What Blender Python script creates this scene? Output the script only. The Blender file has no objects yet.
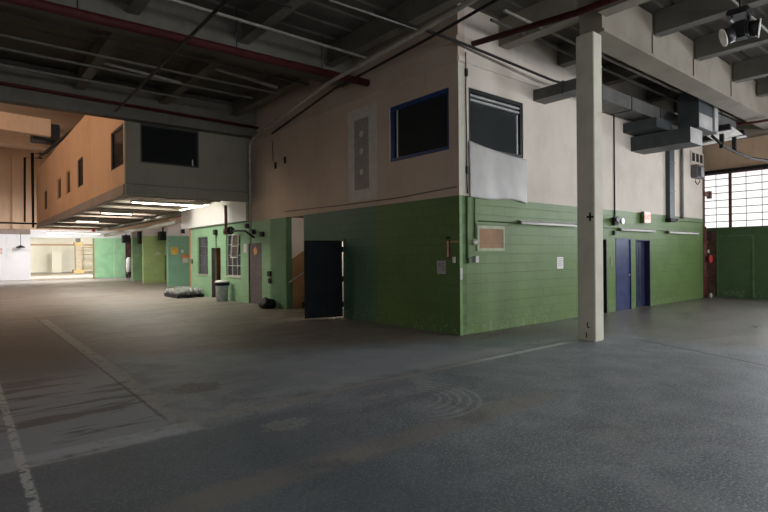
import bpy, bmesh, math, random
from mathutils import Vector, Matrix
random.seed(7)
C = bpy.context.scene.collection
SC = bpy.context.scene

# ------------------------------------------------------------------ node helpers
class NT:
    def __init__(s, name):
        s.m = bpy.data.materials.new(name); s.m.use_nodes = True
        s.t = s.m.node_tree; s.n = s.t.nodes; s.l = s.t.links
        s.n.clear()
        s.out = s.n.new('ShaderNodeOutputMaterial')
        s.b = s.n.new('ShaderNodeBsdfPrincipled')
        s.l.new(s.b.outputs[0], s.out.inputs[0])
        s.co = s.n.new('ShaderNodeTexCoord').outputs['Object']
        s._x = None
    def put(s, sock, v):
        if hasattr(v, 'is_linked') or hasattr(v, 'links'): s.l.new(v, sock)
        elif isinstance(v, (tuple, list)):
            sock.default_value = tuple(v) + (1,) if (len(v) == 3 and len(sock.default_value) == 4) else tuple(v)
        else: sock.default_value = v
    def xyz(s):
        if s._x is None:
            q = s.n.new('ShaderNodeSeparateXYZ'); s.l.new(s.co, q.inputs[0]); s._x = q.outputs
        return s._x
    def M(s, op, a, b=0.0, c=None, clamp=False):
        q = s.n.new('ShaderNodeMath'); q.operation = op; q.use_clamp = clamp
        s.put(q.inputs[0], a); s.put(q.inputs[1], b)
        if c is not None: s.put(q.inputs[2], c)
        return q.outputs[0]
    def vec(s, x, y, z=0.0):
        q = s.n.new('ShaderNodeCombineXYZ')
        s.put(q.inputs[0], x); s.put(q.inputs[1], y); s.put(q.inputs[2], z); return q.outputs[0]
    def noise(s, scale, detail=4, rough=.55, vec=None, dist=0.0):
        q = s.n.new('ShaderNodeTexNoise'); s.put(q.inputs['Vector'], vec if vec is not None else s.co)
        q.inputs['Scale'].default_value = scale; q.inputs['Detail'].default_value = detail
        q.inputs['Roughness'].default_value = rough; q.inputs['Distortion'].default_value = dist
        return q.outputs[0]
    def ss(s, v, a, b):
        q = s.n.new('ShaderNodeMapRange'); q.interpolation_type = 'SMOOTHSTEP'
        s.put(q.inputs[0], v); s.put(q.inputs[1], a); s.put(q.inputs[2], b)
        q.inputs[3].default_value = 0; q.inputs[4].default_value = 1
        return q.outputs[0]
    def mix(s, f, a, b, bt='MIX'):
        q = s.n.new('ShaderNodeMix'); q.data_type = 'RGBA'; q.blend_type = bt
        s.put(q.inputs[0], f); s.put(q.inputs[6], a); s.put(q.inputs[7], b); return q.outputs[2]
    def bump(s, h, strength=.3, dist=.02):
        q = s.n.new('ShaderNodeBump'); q.inputs['Strength'].default_value = strength
        q.inputs['Distance'].default_value = dist; s.put(q.inputs['Height'], h)
        s.l.new(q.outputs[0], s.b.inputs['Normal'])
    def fin(s, col, rough=.6, metal=0.0, spec=.5):
        s.put(s.b.inputs['Base Color'], col); s.put(s.b.inputs['Roughness'], rough)
        s.b.inputs['Metallic'].default_value = metal
        s.b.inputs['Specular IOR Level'].default_value = spec
        return s.m

def hexl(r, g, b):
    f = lambda c: (c/255/12.92) if c/255 <= .04045 else ((c/255+.055)/1.055)**2.4
    return (f(r), f(g), f(b))

def plain(name, col, rough=.6, metal=0.0, var=.18, scale=6.0, spec=.4):
    t = NT(name); n = t.noise(scale, 5)
    d = tuple(c*(1-var) for c in col); e = tuple(min(1, c*(1+var)) for c in col)
    return t.fin(t.mix(t.ss(n, .3, .7), d, e), rough, metal, spec)

def glow(name, col, strength, base=(.8, .8, .8)):
    t = NT(name); t.fin(base, .4)
    t.b.inputs['Emission Color'].default_value = (*col, 1); t.b.inputs['Emission Strength'].default_value = strength
    return t.m

def block_paint(name, axis, zones, mort=.62, wear=(.34, .36, .28)):
    """painted concrete block; axis = horizontal axis of the wall (0 x, 1 y); zones = list of (start, colour)"""
    t = NT(name); X = t.xyz(); u = X[axis]; z = X[2]
    br = t.n.new('ShaderNodeTexBrick'); t.l.new(t.vec(u, z, 0.0), br.inputs['Vector'])
    br.offset = .5; br.inputs['Scale'].default_value = 1.0
    br.inputs['Brick Width'].default_value = .405; br.inputs['Row Height'].default_value = .2
    br.inputs['Mortar Size'].default_value = .006; br.inputs['Mortar Smooth'].default_value = .4
    br.inputs['Color1'].default_value = (1, 1, 1, 1); br.inputs['Color2'].default_value = (.9, .9, .9, 1)
    br.inputs['Mortar'].default_value = (mort, mort, mort, 1)
    col = zones[0][1]
    for st, c in zones[1:]:
        col = t.mix(t.ss(u, st-.12, st+.12), col, c)
    n = t.noise(1.3, 5, .6); n2 = t.noise(9, 5, .7)
    col = t.mix(t.ss(n, .35, .75), col, tuple(x*.82 for x in zones[0][1]) if len(zones) == 1 else t.mix(.2, col, (.05, .06, .03)))
    col = t.mix(.75, col, br.outputs['Color'], 'MULTIPLY')
    # scuffs close to the floor
    low = t.M('MULTIPLY', t.ss(z, .55, .02), t.ss(n2, .5, .68))
    col = t.mix(t.M('MULTIPLY', low, .45), col, wear)
    h = t.M('ADD', t.M('MULTIPLY', br.outputs['Fac'], -1.0), t.M('MULTIPLY', n2, .25))
    t.bump(h, .5, .01)
    return t.fin(col, .5, 0, .4)

def drywall(name, col, stain=(.30, .22, .15), sc=.9, amt=.25):
    t = NT(name); X = t.xyz()
    n = t.noise(sc, 5, .6); v = t.noise(2.0, 5, .65, t.vec(t.M('MULTIPLY', X[0], 2.5), t.M('MULTIPLY', X[1], 2.5), t.M('MULTIPLY', X[2], .45)))
    c = t.mix(t.M('MULTIPLY', t.ss(n, .4, .75), amt), col, stain)
    c = t.mix(t.M('MULTIPLY', t.ss(v, .52, .78), amt), c, tuple(x*.55 for x in col))
    t.bump(t.noise(30, 3), .08, .01)
    return t.fin(c, .75, 0, .25)

GREEN = (.126, .207, .066); TEAL = (.060, .150, .098); MINT = (.29, .52, .31)
M = {}
M['green_x'] = block_paint('green block paint', 0, [(0, GREEN)])
M['green_y'] = block_paint('green and teal block paint', 1, [(0, (.085, .175, .05)), (2.62, TEAL), (5.9, (.10, .24, .125)), (8.0, MINT)])
M['green_end'] = block_paint('dark green end wall paint', 1, [(0, (.07, .135, .055))], .7)
M['teal_far'] = block_paint('teal green partition paint', 0, [(0, (.27, .56, .41))], .85)
M['lime_far'] = block_paint('lime green partition paint', 0, [(0, (.50, .72, .31))], .85)
M['mint_far'] = block_paint('mint green partition paint', 0, [(0, (.40, .72, .44))], .85)
M['cream'] = drywall('cream wall paint', (.64, .585, .52))
M['cream_warmlit'] = drywall('cream wall paint warm lit', (.54, .445, .37), (.30, .21, .15))  # brown cast of the light on the west face put into the paint
M['white_wall'] = drywall('white wall paint', (.78, .78, .80), (.5, .5, .5), .6, .15)
M['peach'] = drywall('peach wall paint', (.60, .43, .30), (.38, .25, .16), .35, .5)
M['orange'] = drywall('orange wall paint', (.60, .37, .23), (.42, .24, .14), .25, .45)
M['olive'] = drywall('shaded fascia paint', (.24, .225, .18), (.14, .13, .10))  # hung room front is cream paint; its shade is put into this colour
M['beam'] = drywall('cream beam paint', (.27, .245, .20), (.14, .11, .09), 1.5, .35)
M['column'] = drywall('column paint', (.56, .545, .46), (.3, .27, .2), 2, .3)
M['joist'] = drywall('grey joist paint', (.13, .122, .105), (.07, .062, .052), 1.5, .5)
M['deck'] = drywall('grey deck paint', (.115, .11, .097), (.06, .054, .046), 1.1, .6)
M['steel'] = plain('galvanised duct', (.105, .105, .10), .55, .1, .2, 3)
M['steel_l'] = plain('pale galvanised sheet', (.42, .42, .41), .45, .2, .15, 4)
M['dark_duct'] = plain('dark duct sheet', (.055, .065, .07), .5, .2, .2, 3)
M['louver_m'] = plain('white enamel louver', (.82, .80, .78), .4)
M['conduit'] = plain('pale painted conduit', (.22, .21, .185), .6)
M['conduit_d'] = plain('darker painted conduit', (.12, .114, .10), .65)  # darker tone of the painted conduit
M['greenpipe'] = plain('green painted conduit', (.085, .14, .06), .5)
M['darkpipe'] = plain('dark pipe', (.015, .013, .013), .6, 0, .18, 6, .25)
M['conduit_l'] = plain('cream painted conduit', (.36, .335, .29), .6)
M['red'] = plain('red sprinkler pipe', (.050, .009, .009), .7, 0, .2, 6, .2)
M['rust'] = plain('dark red pipe', (.12, .035, .028), .55)
M['black'] = plain('black paint', (.012, .013, .015), .45)
M['blackdoor'] = plain('black door paint', (.006, .008, .010), .75, 0, .25, 3, .15)
M['bluedoor'] = plain('blue door paint', (.040, .050, .135), .4, 0, .25, 4)
M['bluedark'] = plain('dark blue door paint', (.018, .021, .062), .45, 0, .3, 4)
M['blueframe'] = plain('blue window frame', (.016, .045, .16), .4)
M['greydoor'] = plain('grey door paint', (.12, .105, .115), .45)
M['white'] = plain('white enamel', (.75, .75, .73), .4, 0, .06)
M['offwhite'] = plain('off white plastic', (.55, .55, .5), .45, 0, .1)
M['compound'] = plain('white joint compound', (.56, .54, .52), .8, 0, .08, 5)
M['gypsum'] = plain('grey gypsum board', (.30, .285, .26), .85, 0, .08, 8)
M['wood'] = plain('plywood', (.27, .145, .062), .6, 0, .2, 3)
M['tan'] = drywall('tan dado paint', (.42, .27, .15), (.2, .13, .08), 1, .3)
M['brownroom'] = drywall('brown room wall', (.42, .24, .13), (.2, .12, .07), 1, .3)
M['tread'] = plain('dark stair tread', (.05, .045, .045), .6)
M['paper'] = plain('white paper', (.72, .72, .70), .7, 0, .05, 30)
M['ink'] = plain('grey print', (.25, .25, .27), .7)
M['yellow'] = plain('yellow notice', (.70, .50, .10), .6)
M['orangepaper'] = plain('orange notice', (.70, .28, .12), .6)
M['redpaint'] = plain('red print', (.60, .05, .05), .5)
M['pink'] = plain('faded sign face', (.62, .42, .38), .6)
M['bin'] = plain('grey blue plastic', (.46, .54, .57), .45)
M['bag'] = plain('black bin bag', (.007, .008, .010), .55, 0, .3, 12, .2)
M['wrap'] = plain('clear wrapped bottles', (.32, .345, .345), .3, 0, .55, 9)
M['brass'] = plain('brass knob', (.55, .40, .16), .35, .7)
M['chrome'] = plain('dull steel', (.45, .45, .45), .35, .7)
M['lensw'] = plain('white lamp lens', (.85, .84, .80), .3, 0, .03)
M['cable'] = plain('brown cable', (.12, .075, .055), .6)
M['ochre'] = plain('ochre paint', (.36, .26, .10), .6)
M['colgrey'] = plain('grey brown column paint', (.30, .26, .20), .7)
M['creamfar'] = drywall('pale cream far wall', (.82, .80, .72), (.6, .52, .38), .5, .25)
M['sheet'] = plain('white plastic sheet', (.47, .46, .445), .45, 0, .06, 3)
M['brickred'] = plain('dark brick', (.085, .045, .035), .8, 0, .35, 5)

def mk_glass(name, col, mixf=.5, rough=.08, diffuse_amt=0.0):
    t = NT(name)
    tr = t.n.new('ShaderNodeBsdfTransparent'); tr.inputs[0].default_value = (*col, 1)
    gl = t.n.new('ShaderNodeBsdfGlossy'); gl.inputs['Roughness'].default_value = rough
    gl.inputs['Color'].default_value = (.8, .85, .88, 1)
    mx = t.n.new('ShaderNodeMixShader'); fr = t.n.new('ShaderNodeFresnel'); fr.inputs[0].default_value = 1.45
    t.l.new(t.M('MULTIPLY', fr.outputs[0], mixf), mx.inputs[0])
    if diffuse_amt:
        df = t.n.new('ShaderNodeBsdfDiffuse'); df.inputs[0].default_value = (.30, .33, .33, 1)  # grey diffuse share that lifts the pane off pure black
        m2 = t.n.new('ShaderNodeMixShader'); m2.inputs[0].default_value = diffuse_amt
        t.l.new(tr.outputs[0], m2.inputs[1]); t.l.new(df.outputs[0], m2.inputs[2]); tr = m2
    t.l.new(tr.outputs[0], mx.inputs[1]); t.l.new(gl.outputs[0], mx.inputs[2]); t.l.new(mx.outputs[0], t.out.inputs[0])
    return t.m
M['glass'] = mk_glass('dark office glass', (.55, .6, .62), 1.0, .08, .10)
M['dimglass'] = mk_glass('dimmed window glass', (.28, .277, .27), .3, .3)  # pane tint lowers the sky brightness so the glazing bars show
M['darkpane'] = mk_glass('near opaque dark glass', (.10, .11, .11), .6, .1, .05)  # darkness of the unlit room behind is put into the pane tint
M['skyglass'] = mk_glass('daylight glass', (.92, .93, .95), .4)

def floor_mat():
    t = NT('worn concrete floor'); X = t.xyz(); x, y = X[0], X[1]
    n1 = t.noise(.33, 5, .6); n2 = t.noise(1.7, 6, .65, None, .4); n3 = t.noise(7, 6, .7); sp = t.noise(48, 3, .65); sp2 = t.noise(85, 2, .6)
    streak = t.noise(1.0, 5, .65, t.vec(t.M('MULTIPLY', x, .6), t.M('MULTIPLY', y, 3.0)))
    cool = t.mix(t.ss(n2, .35, .7), (.20, .23, .258), (.35, .385, .415))
    warm = t.mix(t.ss(n2, .35, .7), (.15, .134, .116), (.27, .237, .205))
    wy = t.M('ADD', y, t.M('MULTIPLY', t.M('SUBTRACT', n1, .5), 5.0))
    zone = t.ss(t.M('ADD', t.M('ADD', y, t.M('MULTIPLY', x, .5)), t.M('MULTIPLY', t.M('SUBTRACT', n2, .5), 2.4)), -1.1, .1)
    east = t.M('MULTIPLY', t.ss(t.M('ADD', x, t.M('MULTIPLY', t.M('SUBTRACT', n1, .5), 3.0)), 1.6, 3.4), .9)
    zone = t.M('MAXIMUM', zone, east)
    c = t.mix(zone, cool, warm)
    # far floor is paler
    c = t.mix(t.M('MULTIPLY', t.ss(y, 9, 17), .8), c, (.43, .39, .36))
    # exposed aggregate speckle of the near slab
    spk = t.M('MULTIPLY', t.ss(sp, .52, .60), t.ss(wy, 1.0, -3.5))
    c = t.mix(t.M('MULTIPLY', spk, .72), c, (.58, .60, .61))
    c = t.mix(t.M('MULTIPLY', t.ss(sp2, .58, .7), .22), c, (.62, .63, .63))
    c = t.mix(t.M('MULTIPLY', t.ss(sp2, .45, .30), .35), c, (.085, .092, .10))
    def rng(v, a, b, s):
        return t.M('MULTIPLY', t.ss(v, a-s, a+s), t.ss(v, b+s, b-s))
    wob = t.M('MULTIPLY', t.M('SUBTRACT', n3, .5), .09)
    xw = t.M('ADD', x, wob); yw = t.M('ADD', y, wob)
    zs = t.noise(1.0, 6, .7, t.vec(t.M('MULTIPLY', x, .35), t.M('MULTIPLY', y, 1.6)), .6)
    c = t.mix(t.M('MULTIPLY', t.M('MULTIPLY', t.ss(zs, .52, .70), zone), .6), c, (.075, .062, .05))
    c = t.mix(t.M('MULTIPLY', t.M('MULTIPLY', t.ss(zs, .46, .30), zone), .4), c, (.40, .355, .30))
    n4 = t.noise(21, 5, .7)
    c = t.mix(.85, c, t.mix(t.ss(n4, .3, .7), (.80, .80, .80), (1.12, 1.12, 1.12)), 'MULTIPLY')
    ld = t.M('MULTIPLY', t.ss(xw, -5.5, -6.4), t.M('MULTIPLY', t.ss(y, .2, 1.6), t.ss(y, 10, 6)))
    c = t.mix(t.M('MULTIPLY', ld, .62), c, (.085, .074, .064))
    nd = t.M('MULTIPLY', t.ss(yw, -2.08, -2.22), t.ss(wy, 0.0, -2.4))
    c = t.mix(t.M('MULTIPLY', t.M('MULTIPLY', nd, t.ss(x, -3.8, -5.6)), .6), c, (.115, .145, .175))
    sheen = t.M('MULTIPLY', t.M('MULTIPLY', t.ss(yw, -1.75, -1.5), t.ss(t.M('ADD', wy, t.M('MULTIPLY', x, .5)), -.7, -1.7)), t.ss(x, -5.2, -3.5))
    c = t.mix(t.M('MULTIPLY', sheen, .6), c, (.44, .48, .52))  # cool grazing sheen on the floor, painted as a paler bluish band
    # older slab corner at the left: scraped paler coat
    slab = t.M('MULTIPLY', t.ss(xw, -5.86, -5.98), t.M('MULTIPLY', t.ss(yw, -2.16, -2.10), t.ss(y, 2.2, .6)))
    c = t.mix(t.M('MULTIPLY', slab, .72), c, (.40, .445, .485))
    scr = t.M('MULTIPLY', slab, t.ss(streak, .50, .58))
    c = t.mix(t.M('MULTIPLY', scr, .7), c, (.10, .088, .075))
    band = t.M('MULTIPLY', rng(yw, -2.12, -1.82, .03), t.ss(xw, -5.8, -5.9))
    c = t.mix(t.M('MULTIPLY', t.M('MULTIPLY', band, t.ss(n3, .25, .55)), .7), c, (.56, .62, .66))
    jl = t.M('MULTIPLY', rng(xw, -6.01, -5.83, .02), rng(y, -2.1, 9, .1))
    c = t.mix(t.M('MULTIPLY', t.M('MULTIPLY', jl, t.ss(n3, .42, .54)), .7), c, (.40, .39, .37))
    jd = t.M('MULTIPLY', rng(xw, -6.05, -6.015, .01), rng(y, -1.6, 10, .2))
    c = t.mix(t.M('MULTIPLY', jd, .6), c, (.045, .038, .033))
    # worn white line at far left
    wl = t.M('MULTIPLY', rng(xw, -7.26, -7.195, .01), rng(y, -6, 3, .1))
    c = t.mix(t.M('MULTIPLY', wl, t.ss(n3, .44, .50)), c, (.66, .68, .68))
    # long faded lines across
    l1 = t.M('MULTIPLY', rng(yw, -1.87, -1.75, .02), rng(x, -5.7, .8, .2))
    c = t.mix(t.M('MULTIPLY', l1, t.M('ADD', .55, t.M('MULTIPLY', t.ss(x, -2.2, -1.2), .3))), c, t.mix(t.ss(x, -2.5, -1), (.44, .40, .34), (.72, .73, .73)))
    l2 = t.M('MULTIPLY', rng(yw, -3.68, -3.36, .06), t.M('MULTIPLY', rng(x, -6.6, -2.4, .3), t.ss(n2, .3, .55)))
    c = t.mix(t.M('MULTIPLY', l2, .5), c, (.36, .31, .26))
    l3 = rng(t.M('ADD', yw, 0.0), -1.72, -1.35, .1)
    c = t.mix(t.M('MULTIPLY', t.M('MULTIPLY', l3, rng(x, -5.5, 1.2, .4)), t.M('MULTIPLY', t.ss(n2, .4, .6), .45)), c, (.48, .49, .50))
    # expansion joint on the right
    ex = t.M('SUBTRACT', t.M('SUBTRACT', x, t.M('MULTIPLY', t.M('ADD', y, 3.54), .43)), 1.63)
    exm = t.M('MULTIPLY', rng(ex, -.02, .02, .008), t.ss(y, -2.4, -2.6))
    c = t.mix(t.M('MULTIPLY', exm, .85), c, (.03, .028, .026))
    # tyre arcs
    dx = t.M('ADD', x, 3.74); dy = t.M('ADD', y, 2.62)
    r = t.M('SQRT', t.M('ADD', t.M('MULTIPLY', dx, dx), t.M('MULTIPLY', dy, dy)))
    dirn = t.M('DIVIDE', t.M('SUBTRACT', t.M('MULTIPLY', dx, .80), t.M('MULTIPLY', dy, .60)), t.M('ADD', r, .01))
    ring = t.ss(t.M('SINE', t.M('MULTIPLY', r, 58.0)), .1, .8)
    am = t.M('MULTIPLY', t.M('MULTIPLY', ring, rng(r, .26, .84, .05)), t.ss(dirn, .05, .6))
    c = t.mix(t.M('MULTIPLY', am, t.M('MULTIPLY', t.ss(n3, .3, .6), .62)), c, (.56, .58, .57))
    # stains and spilled patches
    for (px, py, rx, ry, col, a) in ((-5.22, -2.52, .30, .20, (.55, .55, .50), .5), (-4.02, -.87, .30, .22, (.52, .50, .45), .4),
                                     (-3.96, -2.32, .17, .10, (.46, .42, .34), .6), (-5.35, -.55, .35, .30, (.10, .078, .055), .8),
                                     (-5.12, -3.55, .26, .14, (.44, .41, .36), .45), (-5.15, -1.95, .45, .13, (.55, .56, .55), .45),
                                     (-4.6, -1.95, .2, .12, (.45, .43, .38), .4), (-.85, -1.35, .35, .16, (.5, .5, .48), .5),
                                     (-3.1, -4.7, .35, .2, (.40, .38, .33), .35), (-.1, -2.6, .25, .1, (.55, .56, .56), .4)):
        ddx = t.M('DIVIDE', t.M('ADD', x, -px), rx); ddy = t.M('DIVIDE', t.M('ADD', y, -py), ry)
        rr = t.M('ADD', t.M('SQRT', t.M('ADD', t.M('MULTIPLY', ddx, ddx), t.M('MULTIPLY', ddy, ddy))), t.M('MULTIPLY', t.M('SUBTRACT', n3, .5), 2.4))
        c = t.mix(t.M('MULTIPLY', t.ss(rr, 1.0, .6), t.M('MULTIPLY', t.ss(n4, .3, .6), a)), c, col)
    c = t.mix(t.M('MULTIPLY', t.ss(t.noise(.9, 6, .7, None, 1.2), .56, .72), .4), c, (.10, .095, .09))
    rgh = t.M('SUBTRACT', t.M('ADD', .36, t.M('MULTIPLY', n2, .30)), t.M('MULTIPLY', east, .20))
    t.bump(t.M('ADD', t.M('MULTIPLY', n3, .5), t.M('MULTIPLY', sp, .6)), .18, .01)
    return t.fin(c, rgh, 0, .45)
M['floor'] = floor_mat()

# ------------------------------------------------------------------ mesh helpers
class MB:
    def __init__(s): s.bm = bmesh.new()
    def box(s, x0, x1, y0, y1, z0, z1, bev=0):
        x0, x1 = min(x0, x1), max(x0, x1); y0, y1 = min(y0, y1), max(y0, y1); z0, z1 = min(z0, z1), max(z0, z1)
        vs = [s.bm.verts.new(p) for p in ((x0, y0, z0), (x1, y0, z0), (x1, y1, z0), (x0, y1, z0), (x0, y0, z1), (x1, y0, z1), (x1, y1, z1), (x0, y1, z1))]
        fs = [s.bm.faces.new([vs[i] for i in q]) for q in ((3, 2, 1, 0), (4, 5, 6, 7), (0, 1, 5, 4), (1, 2, 6, 5), (2, 3, 7, 6), (3, 0, 4, 7))]
        if bev:
            es = list({e for f in fs for e in f.edges})
            bmesh.ops.bevel(s.bm, geom=es, offset=bev, segments=2, affect='EDGES', clamp_overlap=True)
        return s
    def obox(s, c, ux, uy, uz):
        """oriented box: centre and three half vectors"""
        c = Vector(c); ux = Vector(ux); uy = Vector(uy); uz = Vector(uz); v = []
        for k in (-1, 1):
            for i, j in ((-1, -1), (1, -1), (1, 1), (-1, 1)): v.append(s.bm.verts.new(c+ux*i+uy*j+uz*k))
        for q in ((3, 2, 1, 0), (4, 5, 6, 7), (0, 1, 5, 4), (1, 2, 6, 5), (2, 3, 7, 6), (3, 0, 4, 7)): s.bm.faces.new([v[i] for i in q])
        return s
    def tube(s, pts, r, seg=8):
        pts = [Vector(p) for p in pts]; rings = []
        for i, p in enumerate(pts):
            d = (pts[min(i+1, len(pts)-1)] - pts[max(i-1, 0)]).normalized()
            a = Vector((0, 0, 1)) if abs(d.z) < .9 else Vector((1, 0, 0))
            u = d.cross(a).normalized(); w = d.cross(u)
            k = 1.0
            if 0 < i < len(pts)-1:
                c = (pts[i]-pts[i-1]).normalized().dot((pts[i+1]-pts[i]).normalized()); k = 1/max(.5, math.sqrt((1+c)/2))
            rings.append([s.bm.verts.new(p+(u*math.cos(2*math.pi*j/seg)+w*math.sin(2*math.pi*j/seg))*r*k) for j in range(seg)])
        for a, b in zip(rings, rings[1:]):
            for j in range(seg):
                f = s.bm.faces.new((a[j], a[(j+1) % seg], b[(j+1) % seg], b[j])); f.smooth = True
        s.bm.faces.new(rings[0][::-1]); s.bm.faces.new(rings[-1]); return s
    def lathe(s, prof, c=(0, 0, 0), seg=24, axis='Z', smooth=True):
        c = Vector(c); rings = []
        for r, h in prof:
            ring = []
            for j in range(seg):
                a = 2*math.pi*j/seg; q = (r*math.cos(a), r*math.sin(a), h)
                if axis == 'X': q = (h, q[0], q[1])
                if axis == 'Y': q = (q[0], h, q[1])
                ring.append(s.bm.verts.new(c+Vector(q)))
            rings.append(ring)
        for a, b in zip(rings, rings[1:]):
            for j in range(seg):
                f = s.bm.faces.new((a[j], a[(j+1) % seg], b[(j+1) % seg], b[j])); f.smooth = smooth
        s.bm.faces.new(rings[0][::-1]); s.bm.faces.new(rings[-1]); return s
    def prism(s, poly, axis, a, b):
        """poly of 2D points extruded along axis between a and b"""
        def p(q, t): return {0: (t, q[0], q[1]), 1: (q[0], t, q[1]), 2: (q[0], q[1], t)}[axis]
        A = [s.bm.verts.new(p(q, a)) for q in poly]; B = [s.bm.verts.new(p(q, b)) for q in poly]; n = len(poly)
        s.bm.faces.new(A); s.bm.faces.new(B[::-1])
        for i in range(n): s.bm.faces.new((A[i], B[i], B[(i+1) % n], A[(i+1) % n]))
        return s
    def build(s, name, mat, parent=None, kind=None, origin=None):
        bmesh.ops.recalc_face_normals(s.bm, faces=s.bm.faces)
        me = bpy.data.meshes.new(name); s.bm.to_mesh(me); s.bm.free()
        me.materials.append(M[mat] if isinstance(mat, str) else mat)
        o = bpy.data.objects.new(name, me); C.objects.link(o)
        if parent is not None:
            o.parent = parent; o.matrix_parent_inverse = Matrix.Translation(-Vector(parent.location)) if parent.type == 'EMPTY' else Matrix()
        if kind: o['kind'] = kind
        return o

def thing(name, label, cat, loc=(0, 0, 0), group=None):
    o = bpy.data.objects.new(name, None); C.objects.link(o); o.location = loc; o.empty_display_size = .1
    o['label'] = label; o['category'] = cat
    if group: o['group'] = group
    return o
def tag(o, label, cat, group=None):
    o['label'] = label; o['category'] = cat
    if group: o['group'] = group
    return o
def S(name, mat, *boxes, parent=None, bev=0):
    m = MB()
    for b in boxes: m.box(*b, bev=bev)
    return m.build(name, mat, parent, None if parent else 'structure')

def wall(name, mat, axis, t0, t1, u0, u1, z0, z1, holes=()):
    """wall slab with rectangular holes; axis = the wall's normal axis, thickness t0..t1"""
    us = sorted({u0, u1, *[h[0] for h in holes], *[h[1] for h in holes]}); zs = sorted({z0, z1, *[h[2] for h in holes], *[h[3] for h in holes]})
    us = [u for u in us if u0 <= u <= u1]; zs = [z for z in zs if z0 <= z <= z1]
    def solid(i, j):
        if not (0 <= i < len(us)-1 and 0 <= j < len(zs)-1): return False
        a = (us[i]+us[i+1])/2; b = (zs[j]+zs[j+1])/2
        return not any(h[0] < a < h[1] and h[2] < b < h[3] for h in holes)
    bm = bmesh.new(); cache = {}
    def V(t, u, z):
        k = (t, u, z)
        if k not in cache: cache[k] = bm.verts.new((t, u, z) if axis == 0 else (u, t, z))
        return cache[k]
    for i in range(len(us)-1):
        for j in range(len(zs)-1):
            if not solid(i, j): continue
            a, b, c, d = us[i], us[i+1], zs[j], zs[j+1]
            for t in (t0, t1): bm.faces.new((V(t, a, c), V(t, b, c), V(t, b, d), V(t, a, d)))
            if not solid(i-1, j): bm.faces.new((V(t0, a, c), V(t1, a, c), V(t1, a, d), V(t0, a, d)))
            if not solid(i+1, j): bm.faces.new((V(t0, b, c), V(t1, b, c), V(t1, b, d), V(t0, b, d)))
            if not solid(i, j-1): bm.faces.new((V(t0, a, c), V(t1, a, c), V(t1, b, c), V(t0, b, c)))
            if not solid(i, j+1): bm.faces.new((V(t0, a, d), V(t1, a, d), V(t1, b, d), V(t0, b, d)))
    q = MB(); q.bm.free(); q.bm = bm
    return q.build(name, mat, None, 'structure')

def AB(axis, t0, t1, u0, u1, z0, z1):
    """box args for something lying on a wall with normal axis"""
    return (t0, t1, u0, u1, z0, z1) if axis == 0 else (u0, u1, t0, t1, z0, z1)

# ------------------------------------------------------------------ room shell
TOP = 6.55; BH = 9.6; GZ = 2.76
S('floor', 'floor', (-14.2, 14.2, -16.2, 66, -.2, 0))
# corrugated deck over the near hall
m = MB(); prof = []; y = -16.2
while y < 9.3:
    prof += [(y, TOP), (y+.34, TOP), (y+.37, TOP+.022), (y+.55, TOP+.022)]; y += .6
prof = [(a, b) for a, b in prof] + [(9.4, TOP)]
poly = prof + [(9.4, TOP+.25), (-16.2, TOP+.25)]
m.prism(poly, 0, -14.2, 14.2).build('ceiling', 'deck', None, 'structure')
S('ceiling_high_bay', 'peach', (-14.2, 6.4, 9.62, 40.2, BH, BH+.2))
S('ceiling_far_room', 'creamfar', (-9, 9, 40.0, 62.2, 4.3, 4.5))
S('ceiling_office_back', 'cream', (.0, 13.6, 9.62, 15.4, TOP, TOP+.2))
wall('wall_high_bay_south', 'peach', 1, 9.42, 9.6, -14.2, 6.4, TOP, BH)
wall('wall_west', 'cream', 0, -14.2, -14, -16.2, 40.2, 0, BH)
wall('wall_south', 'cream', 1, -16.2, -16, -14, 14, 0, TOP, [(-12, -7, 1.4, 2.7), (-1.5, 3.5, 1.6, 3.9), (6.5, 11.5, 1.6, 4.2)])  # westmost opening is unseen, added as fill light for the west-facing walls
WE = [(-15, -10.6, 2.42, 4.42), (-10.4, -6.0, 2.42, 4.42), (-5.8, -2.3, 2.42, 4.42), (-2.2, .3, 2.42, 4.42), (.34, 3.0, 2.42, 4.42)]
wall('wall_end_lower', 'green_end', 0, 13.4, 13.6, -16.2, 5, 0, 2.42)
wall('wall_end_upper', 'peach', 0, 13.4, 13.6, -16.2, 5, 4.42, TOP)
wall('wall_end_side', 'green_end', 1, 5.0, 5.2, 12.5, 13.6, 0, TOP)
S('wall_end_pier', 'peach', (13.4, 13.6, 3.0, 5.0, 2.42, 4.42), (13.4, 13.6, -16.2, -15, 2.42, 4.42))

# office block: west face (x = 0) and south face (y = 0)
wall('wall_office_west', 'green_y', 0, 0, .2, 0, 15.2, 0, GZ,
     [(3.98, 4.95, 0, 1.965), (5.93, 6.98, 0, GZ), (8.59, 9.6, 0, 2.03), (10.24, 11.5, .88, 2.4), (12.0, 12.93, 0, 1.93), (13.3, 14.45, .88, 2.39)])
wall('wall_office_south', 'green_x', 1, 0, .2, .2, 12.55, 0, GZ, [(4.85, 5.77, 0, 1.98), (6.27, 7.16, 0, 2.0), (7.46, 8.37, 0, 1.98)])
wall('wall_office_west_upper', 'cream_warmlit', 0, 0, .2, 0, 9.35, GZ, TOP, [(.255, 2.105, 3.70, 4.95)])
wall('wall_office_south_upper', 'cream', 1, 0, .2, .2, 12.55, GZ, TOP, [(.30, 2.11, 3.71, 4.94)])
wall('wall_office_west_band', 'white_wall', 0, -.10, .2, 9.55, 16.1, GZ+.04, 3.655)
S('trim_band_end', 'olive', (-.10, .2, 9.352, 9.548, GZ+.04, 3.40))
wall('wall_office_east', 'green_end', 0, 12.352, 12.55, .2, 15.2, 0, TOP)
wall('wall_office_north', 'brownroom', 1, 15.202, 15.4, 0, 12.55, 0, TOP)
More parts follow.
